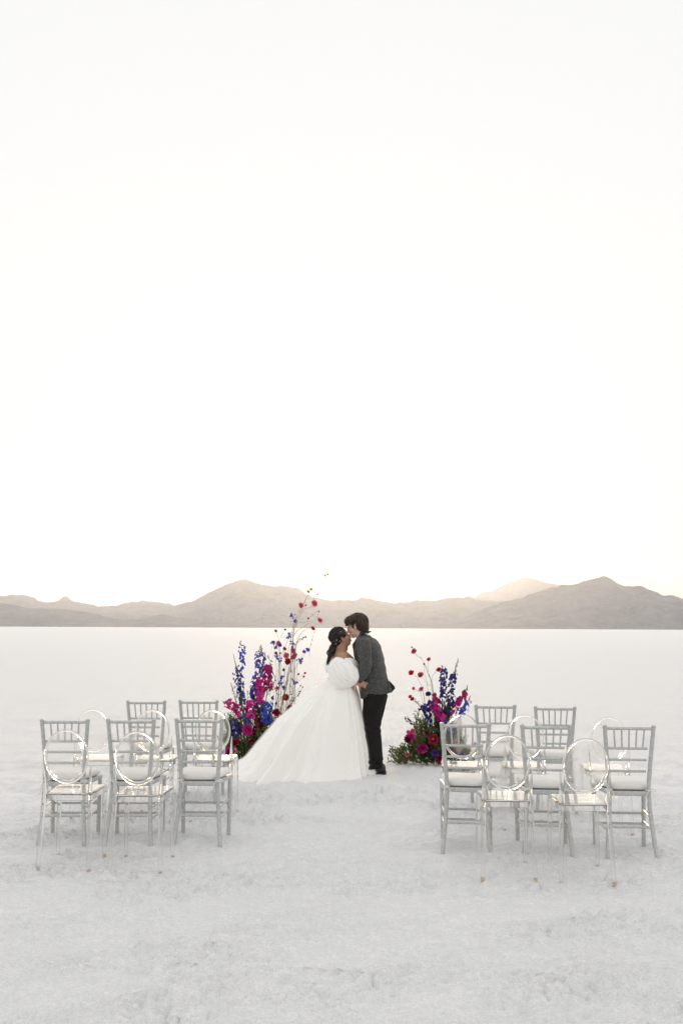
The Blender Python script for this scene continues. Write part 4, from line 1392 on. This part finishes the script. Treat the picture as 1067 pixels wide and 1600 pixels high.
# ---- the tall arrangement behind the gown
AX, AY = -1.057, 12.281
ta = empty('flower_arrangement', (AX, AY, 0))
tag(ta, 'tall arrangement of blue, magenta and coral flowers with wispy stems, behind the gown train', 'flowers')
A = Arr(ta, 0.001491, -0.423, 2.308, 41, (0.04, 0, 0.0))
A.foliage('foliage', [(150, 1230, 120, 90, .12), (230, 1460, 130, 80, .16), (110, 1380, 110, 90, .12), (60, 1440, 70, 70, .10), (300, 1330, 130, 120, .14), (220, 1200, 60, 100, .1)], 'leaf', 1700, 0.048, 0.020)
A.foliage('dark_foliage', [(400, 1360, 130, 110, .14), (330, 1440, 160, 90, .16), (470, 1250, 80, 90, .1), (200, 1420, 120, 100, .14), (350, 1180, 70, 110, .08)], 'leaf_dark', 1900, 0.052, 0.026)
A.foliage('olive_foliage', [(230, 1340, 150, 150, .15), (170, 1500, 150, 45, .2), (80, 1300, 80, 60, .1), (420, 860, 40, 60, .03)], 'leaf_pale', 600, 0.036, 0.014)
A.foliage('fresh_greenery', [(120, 1180, 120, 70, .12), (70, 1420, 110, 110, .14), (470, 1230, 90, 100, .10), (250, 1490, 160, 60, .18), (200, 1010, 50, 90, .05), (330, 1120, 100, 90, .08)], 'leaf', 900, 0.040, 0.015)
A.foliage('cream_filler', [(120, 1330, 90, 110, .13), (210, 1440, 110, 90, .14), (480, 1190, 50, 50, .08)], 'cream', 330, 0.016, 0.013)
A.spike('delphinium', [(168, 590), (188, 690), (190, 770), (180, 900), (185, 1000), (190, 1110)], 'blue', 62, 80, 0.017, 'dusk', 0.10, d=-0.02, bare=0.12)
A.spike('delphinium', [(130, 800), (150, 880), (165, 960), (180, 1040), (195, 1110)], 'indigo', 78, 70, 0.016, 'dusk', 0.15, d=0.03)
A.spike('delphinium', [(337, 622), (335, 700), (332, 780), (318, 880), (300, 980), (290, 1090)], 'violet', 90, 150, 0.018, 'grain', 0.20, d=0.0)
A.spike('delphinium', [(300, 940), (290, 1000), (310, 1080), (320, 1170)], 'purple', 80, 60, 0.022, None, 0.1, d=0.05)
A.spike('delphinium', [(398, 1075), (402, 1130), (400, 1190), (398, 1245)], 'blue', 88, 90, 0.019, None, 0.05, d=-0.14)
A.spike('delphinium', [(100, 1225), (135, 1270), (155, 1310), (165, 1350)], 'indigo', 80, 46, 0.020, None, 0.1, d=-0.10)
A.spike('delphinium', [(215, 1170), (225, 1220), (250, 1270)], 'violet', 60, 30, 0.018, None, 0.1, d=-0.09)
A.spike('dried_grass', [(108, 695), (128, 780), (145, 860), (160, 1000)], 'grain', 26, 60, 0.007, 'grain', 0.5, d=0.05)
A.spike('dried_grass', [(90, 930), (115, 1000), (140, 1090)], 'grain', 30, 40, 0.007, 'grain', 0.5, d=0.05)
A.spike('gladiolus', [(402, 790), (402, 850), (398, 920), (395, 1000)], 'fuchsia', 70, 38, 0.027, None, 0.06, d=-0.06)
A.spike('gladiolus', [(340, 880), (340, 950), (348, 1020), (352, 1090)], 'magenta', 70, 40, 0.027, None, 0.06, d=-0.08)
A.spike('gladiolus', [(40, 1082), (100, 1100), (150, 1135), (200, 1190)], 'magenta', 66, 36, 0.026, 'twig', 0.20, d=-0.08)
A.spike('gladiolus', [(262, 1070), (262, 1120), (265, 1170), (270, 1220)], 'magenta', 70, 32, 0.026, None, 0.06, d=-0.10)
A.spike('snapdragon', [(310, 1200), (320, 1250), (330, 1300)], 'wine', 60, 22, 0.026, None, 0.06, d=-0.08)
for u, v, r, mat, k in ((240, 1305, 48, 'magenta', ROSE), (150, 1405, 40, 'crimson', ROSE), (110, 1478, 46, 'fuchsia', ROSE), (430, 1305, 34, 'crimson', ROSE), (300, 1330, 28, 'fuchsia', ROSE),
                        (590, 1128, 30, 'crimson', ROSE), (475, 1165, 34, 'crimson', ROSE), (380, 1440, 30, 'wine', ROSE), (285, 1385, 22, 'wine', ROSE), (345, 1265, 24, 'crimson', ROSE)):
    A.flower('rose', u, v, r, mat, k)
A.flower('blue_flower', 520, 1182, 17, 'purple', CUPF)
for u, v, r, mat in ((480, 612, 27, 'pink'), (546, 710, 27, 'pink'), (612, 722, 38, 'pink'), (600, 672, 27, 'pink'), (560, 758, 30, 'crimson'), (462, 695, 19, 'crimson'), (496, 696, 15, 'pink'), (475, 980, 24, 'pink'), (545, 1048, 34, 'crimson')):
    A.flower('ranunculus', u, v, r * 0.92, mat, RUFFLE if r > 25 else CUPF, d=0.02, centre='yellow' if (v == 1048) else None, stem_mat='stem_pale', via=[(u + 4, max(v + 120, 900)), (u - 2, 1160)])
A.flower('violet_bloom', 490, 634, 22, 'violet', CUPF, d=-0.01, stem_mat='stem_pale', via=[(492, 800), (490, 1000)])
for u, v, r, via in ((770, 283, 26, [(735, 315), (690, 330), (640, 420), (600, 560), (u * .3 + 390, 900)]), (660, 300, 22, [(665, 330), (635, 365), (600, 520), (585, 900)]), (817, 422, 22, [(775, 465), (720, 495), (640, 560), (585, 800)]),
                     (760, 488, 17, [(720, 480), (650, 560), (580, 800)]), (455, 510, 12, [(480, 570), (492, 700), (490, 1000)]), (530, 655, 15, [(530, 800), (530, 1000)])):
    A.flower('poppy', u, v, r, 'pink' if r > 18 else 'red', POPPY, d=0.03, face=(0.5, -0.7, 0.4), stem_mat='stem_pale', via=via)
for u, v, r in ((652, 863, 13), (702, 855, 13), (690, 881, 13), (527, 832, 17), (700, 560, 10), (688, 565, 9), (597, 902, 11), (665, 957, 9), (683, 968, 9), (432, 1100, 13), (468, 1103, 15)):
    A.flower('red_berry_bud', u, v, r, 'red' if v in (863, 855, 881) else 'wine', CUPF, d=0.02, stem_mat='stem_pale', via=[(u * 0.4 + 350, v + 60), (590 if u > 560 else 500, max(v + 160, 1050))])
for u, v, r in ((745, 168, 13), (718, 187, 15), (800, 207, 8), (858, 52, 10), (880, 42, 10)):
    A.flower('yellow_bloom', u, v, r, 'yellow', POPPY, d=0.03, stem_mat='yellow' if v < 100 else 'stem_pale', via=([(893, 80), (890, 112), (850, 128), (775, 140), (735, 190), (690, 280), (610, 480), (560, 900)] if v < 100 else [(715, 225), (670, 320), (600, 520), (585, 900)]))
for u, v, r in ((727, 408, 11), (697, 298, 10), (532, 502, 13), (810, 352, 10)):
    A.flower('dusky_bud', u, v, r, 'indigo' if r < 12 else 'dusk', CUPF, d=0.03, stem_mat='stem_pale', via=[(u - 30, v + 60), (600, 560), (u * .3 + 390, 900)])
A.scatter('larkspur_spray', [(595, 385, 26), (614, 428, 12), (567, 548, 24), (590, 615, 26), (465, 712, 24), (492, 752, 26), (655, 745, 30), (718, 660, 14), (692, 678, 12), (433, 605, 16), (452, 640, 14), (505, 930, 24), (525, 965, 16), (620, 915, 24), (440, 1050, 14), (515, 885, 16)], 'violet', 0.013, 9, d=0.02)
for x in (490, 508, 530, 580, 618):
    A.vine('tall_stem', [(x + A.rng.uniform(-4, 4), 770), (x, 900), (x - 2, 1050), (x - 4, 1200), (x - 40, 1400)], 'stem_pale', 0.0021, d=0.02)
A.vine('leafy_vine', [(395, 728), (418, 750), (412, 790), (440, 850), (455, 900), (448, 950), (480, 1030)], 'stem', 0.0030, d=0.0, leaves=26, leaf_mat='leaf', leaf_l=0.04)
A.vine('leafy_vine', [(690, 560), (640, 600), (600, 650), (585, 760), (590, 860), (580, 980), (600, 1080), (560, 1160)], 'stem', 0.0026, d=0.02, leaves=22, leaf_mat='leaf_pale')
A.vine('leafy_vine', [(680, 985), (640, 1030), (600, 1080), (555, 1160)], 'stem', 0.0026, d=-0.02, leaves=24, leaf_mat='leaf', leaf_l=0.04)
A.vine('wispy_stem', [(795, 480), (760, 560), (740, 640), (735, 715)], 'stem_pale', 0.0015, d=0.03, leaves=6, leaf_mat='leaf_pale')
A.vine('wispy_stem', [(820, 350), (780, 355), (735, 395), (705, 432), (640, 440), (600, 480), (580, 600)], 'stem_pale', 0.0018, d=0.03, leaves=10, leaf_mat='leaf_pale', leaf_l=0.02)
A.vine('wispy_stem', [(600, 420), (595, 480), (575, 600), (545, 760)], 'stem_pale', 0.0018, d=0.03, leaves=10, leaf_mat='leaf_pale', leaf_l=0.02)
A.vine('bare_twig', [(30, 1078), (70, 1098), (95, 1095)], 'twig', 0.004, d=-0.06)
A.vine('leafy_vine', [(380, 800), (410, 795), (440, 780)], 'twig', 0.003, d=-0.05, leaves=8, leaf_mat='wine', leaf_l=0.035)

# ---- the lower arrangement to the right of the couple
ta = empty('flower_arrangement', (1.194, 11.999, 0))
tag(ta, 'low bushy arrangement with poppies, indigo spikes and trailing greenery beside the dark trousers', 'flowers')
B = Arr(ta, 0.001268, -0.752, 1.466, 77, (-0.05, 0, 0.0))
B.foliage('foliage', [(250, 1080, 130, 70, .2), (420, 900, 110, 130, .15), (600, 700, 80, 120, .1), (350, 1010, 150, 110, .18), (400, 780, 60, 80, .08), (170, 1030, 70, 40, .1), (650, 950, 150, 160, .2), (840, 1060, 110, 70, .2)], 'leaf', 2500, 0.046, 0.019)
B.foliage('dark_foliage', [(460, 1060, 120, 90, .2), (540, 880, 90, 140, .15), (640, 640, 60, 80, .08), (700, 1050, 170, 90, .2), (420, 1000, 140, 110, .15), (560, 980, 160, 150, .16)], 'leaf_dark', 2300, 0.050, 0.026)
B.foliage('olive_foliage', [(300, 1120, 150, 45, .22), (150, 1080, 70, 60, .12), (410, 800, 50, 100, .08), (760, 900, 80, 100, .1)], 'leaf_pale', 520, 0.038, 0.014)
B.foliage('fresh_greenery', [(560, 640, 90, 130, .08), (400, 740, 80, 90, .08), (220, 1060, 150, 80, .18), (660, 620, 70, 90, .06), (450, 940, 170, 130, .16)], 'leaf', 1000, 0.040, 0.015)
B.foliage('cream_filler', [(770, 880, 80, 120, .12), (460, 830, 110, 120, .12), (240, 1080, 90, 50, .14), (620, 760, 50, 90, .08)], 'cream', 380, 0.015, 0.012)
for u, v, r, mat, via in ((340, 120, 28, 'pink', [(375, 165), (420, 200), (470, 330), (520, 490)]), (480, 192, 17, 'red', [(468, 250), (478, 330), (505, 480)]), (575, 290, 21, 'red', [(535, 320), (505, 375), (520, 520)]),
                          (315, 320, 24, 'red', [(355, 345), (395, 410), (430, 540)]), (402, 340, 29, 'pink', [(430, 375), (470, 430), (515, 500)]), (410, 470, 22, 'pink', [(425, 500), (440, 590)]), (335, 465, 15, 'pink', [(375, 490), (415, 560)]),
                          (303, 540, 16, 'red', [(330, 575), (380, 610), (430, 680)]), (325, 562, 19, 'red', [(360, 590), (430, 680)]), (530, 525, 26, 'pink', [(530, 580), (540, 700)])):
    B.flower('poppy', u, v, r, mat, POPPY if r < 25 else ROSE, d=0.0, face=(-0.4, -0.7, 0.5), stem_mat='stem_pale', via=via)
B.flower('dusky_bud', 430, 241, 14, 'dusk', CUPF, d=0.0, stem_mat='stem_pale', via=[(440, 330), (470, 480)])
B.flower('dusky_bud', 472, 515, 26, 'dusk', ROSE, d=-0.02)
B.flower('dusky_bud', 318, 84, 12, 'violet', CUPF, d=0.0, stem_mat='stem_pale', via=[(375, 165), (420, 200), (520, 490)])
B.spike('delphinium', [(600, 245), (622, 320), (612, 400), (610, 480), (605, 550)], 'indigo', 68, 90, 0.016, 'grain', 0.15, d=0.0)
B.spike('delphinium', [(757, 185), (735, 270), (710, 340), (700, 400), (690, 480), (680, 570)], 'indigo', 74, 95, 0.016, 'grain', 0.45, d=0.02, bare=0.1)
B.spike('delphinium', [(410, 610), (440, 650), (460, 700), (465, 770)], 'indigo', 66, 46, 0.019, None, 0.1, d=-0.08)
B.spike('delphinium', [(500, 580), (498, 620), (500, 670)], 'purple', 70, 30, 0.024, None, 0.1, d=-0.04)
B.spike('delphinium', [(870, 525), (830, 600), (800, 660), (760, 705)], 'blue', 66, 44, 0.018, 'grain', 0.25, d=0.0, bare=0.2)
B.spike('delphinium', [(690, 560), (670, 610), (650, 680), (640, 720)], 'indigo', 80, 44, 0.021, None, 0.1, d=0.0)
B.spike('delphinium', [(590, 730), (600, 790), (610, 850)], 'purple', 66, 34, 0.020, None, 0.1, d=-0.1)
B.spike('delphinium', [(690, 760), (680, 850), (660, 960)], 'violet', 80, 60, 0.020, None, 0.1, d=0.0)
B.spike('larkspur', [(250, 720), (290, 760), (330, 790)], 'dusk', 34, 18, 0.012, None, 0.1, d=-0.05)
B.spike('gladiolus', [(838, 435), (805, 505), (765, 565), (735, 620), (690, 700)], 'fuchsia', 62, 46, 0.023, 'twig', 0.25, d=-0.04)
B.spike('gladiolus', [(510, 600), (545, 640), (570, 690), (590, 745)], 'magenta', 70, 40, 0.027, None, 0.05, d=-0.10)
B.spike('gladiolus', [(540, 545), (548, 575), (550, 600)], 'fuchsia', 50, 12, 0.028, None, 0.05, d=-0.05)
B.spike('gladiolus', [(270, 880), (300, 890), (330, 910)], 'magenta', 56, 14, 0.030, None, 0.05, d=-0.12)
B.spike('dried_grass', [(770, 720), (765, 800), (760, 900), (765, 980)], 'cream', 60, 60, 0.010, 'cream', 0.3, d=0.02)
for u, v, r, mat, k in ((405, 1000, 56, 'fuchsia', DAHLIA), (320, 848, 26, 'pink', ROSE), (265, 925, 40, 'wine', DAHLIA), (560, 1095, 38, 'crimson', ROSE), (265, 1060, 22, 'pink', ROSE), (440, 860, 22, 'wine', ROSE),
                        (690, 965, 30, 'magenta', ROSE), (885, 965, 24, 'fuchsia', ROSE), (700, 1030, 30, 'wine', ROSE), (380, 660, 20, 'wine', CUPF), (970, 950, 9, 'magenta', CUPF), (480, 800, 16, 'indigo', CUPF)):
    B.flower('rose' if k is ROSE else 'dahlia', u, v, r, mat, k, d=-0.16 if r > 20 else None)
B.flower('dahlia', 505, 915, 52, 'crimson', DAHLIA, d=-0.18, face=(-0.1, -1, 0.35), centre='yellow')
B.flower('purple_bloom', 515, 1040, 36, 'purple', ROSE, d=-0.18)
B.flower('purple_bloom', 780, 1070, 42, 'purple', ROSE, d=-0.10)
B.vine('leafy_vine', [(345, 570), (380, 610), (430, 700)], 'stem', 0.0026, d=-0.02, leaves=16, leaf_mat='leaf', leaf_l=0.03)
B.vine('trailing_vine', [(110, 1000), (170, 1020), (260, 1070), (380, 1090)], 'stem', 0.0026, d=-0.10, leaves=30, leaf_mat='leaf', leaf_l=0.04)
B.vine('trailing_vine', [(90, 1110), (160, 1115), (260, 1105), (380, 1100)], 'stem', 0.0026, d=-0.16, leaves=30, leaf_mat='leaf_pale', leaf_l=0.04)
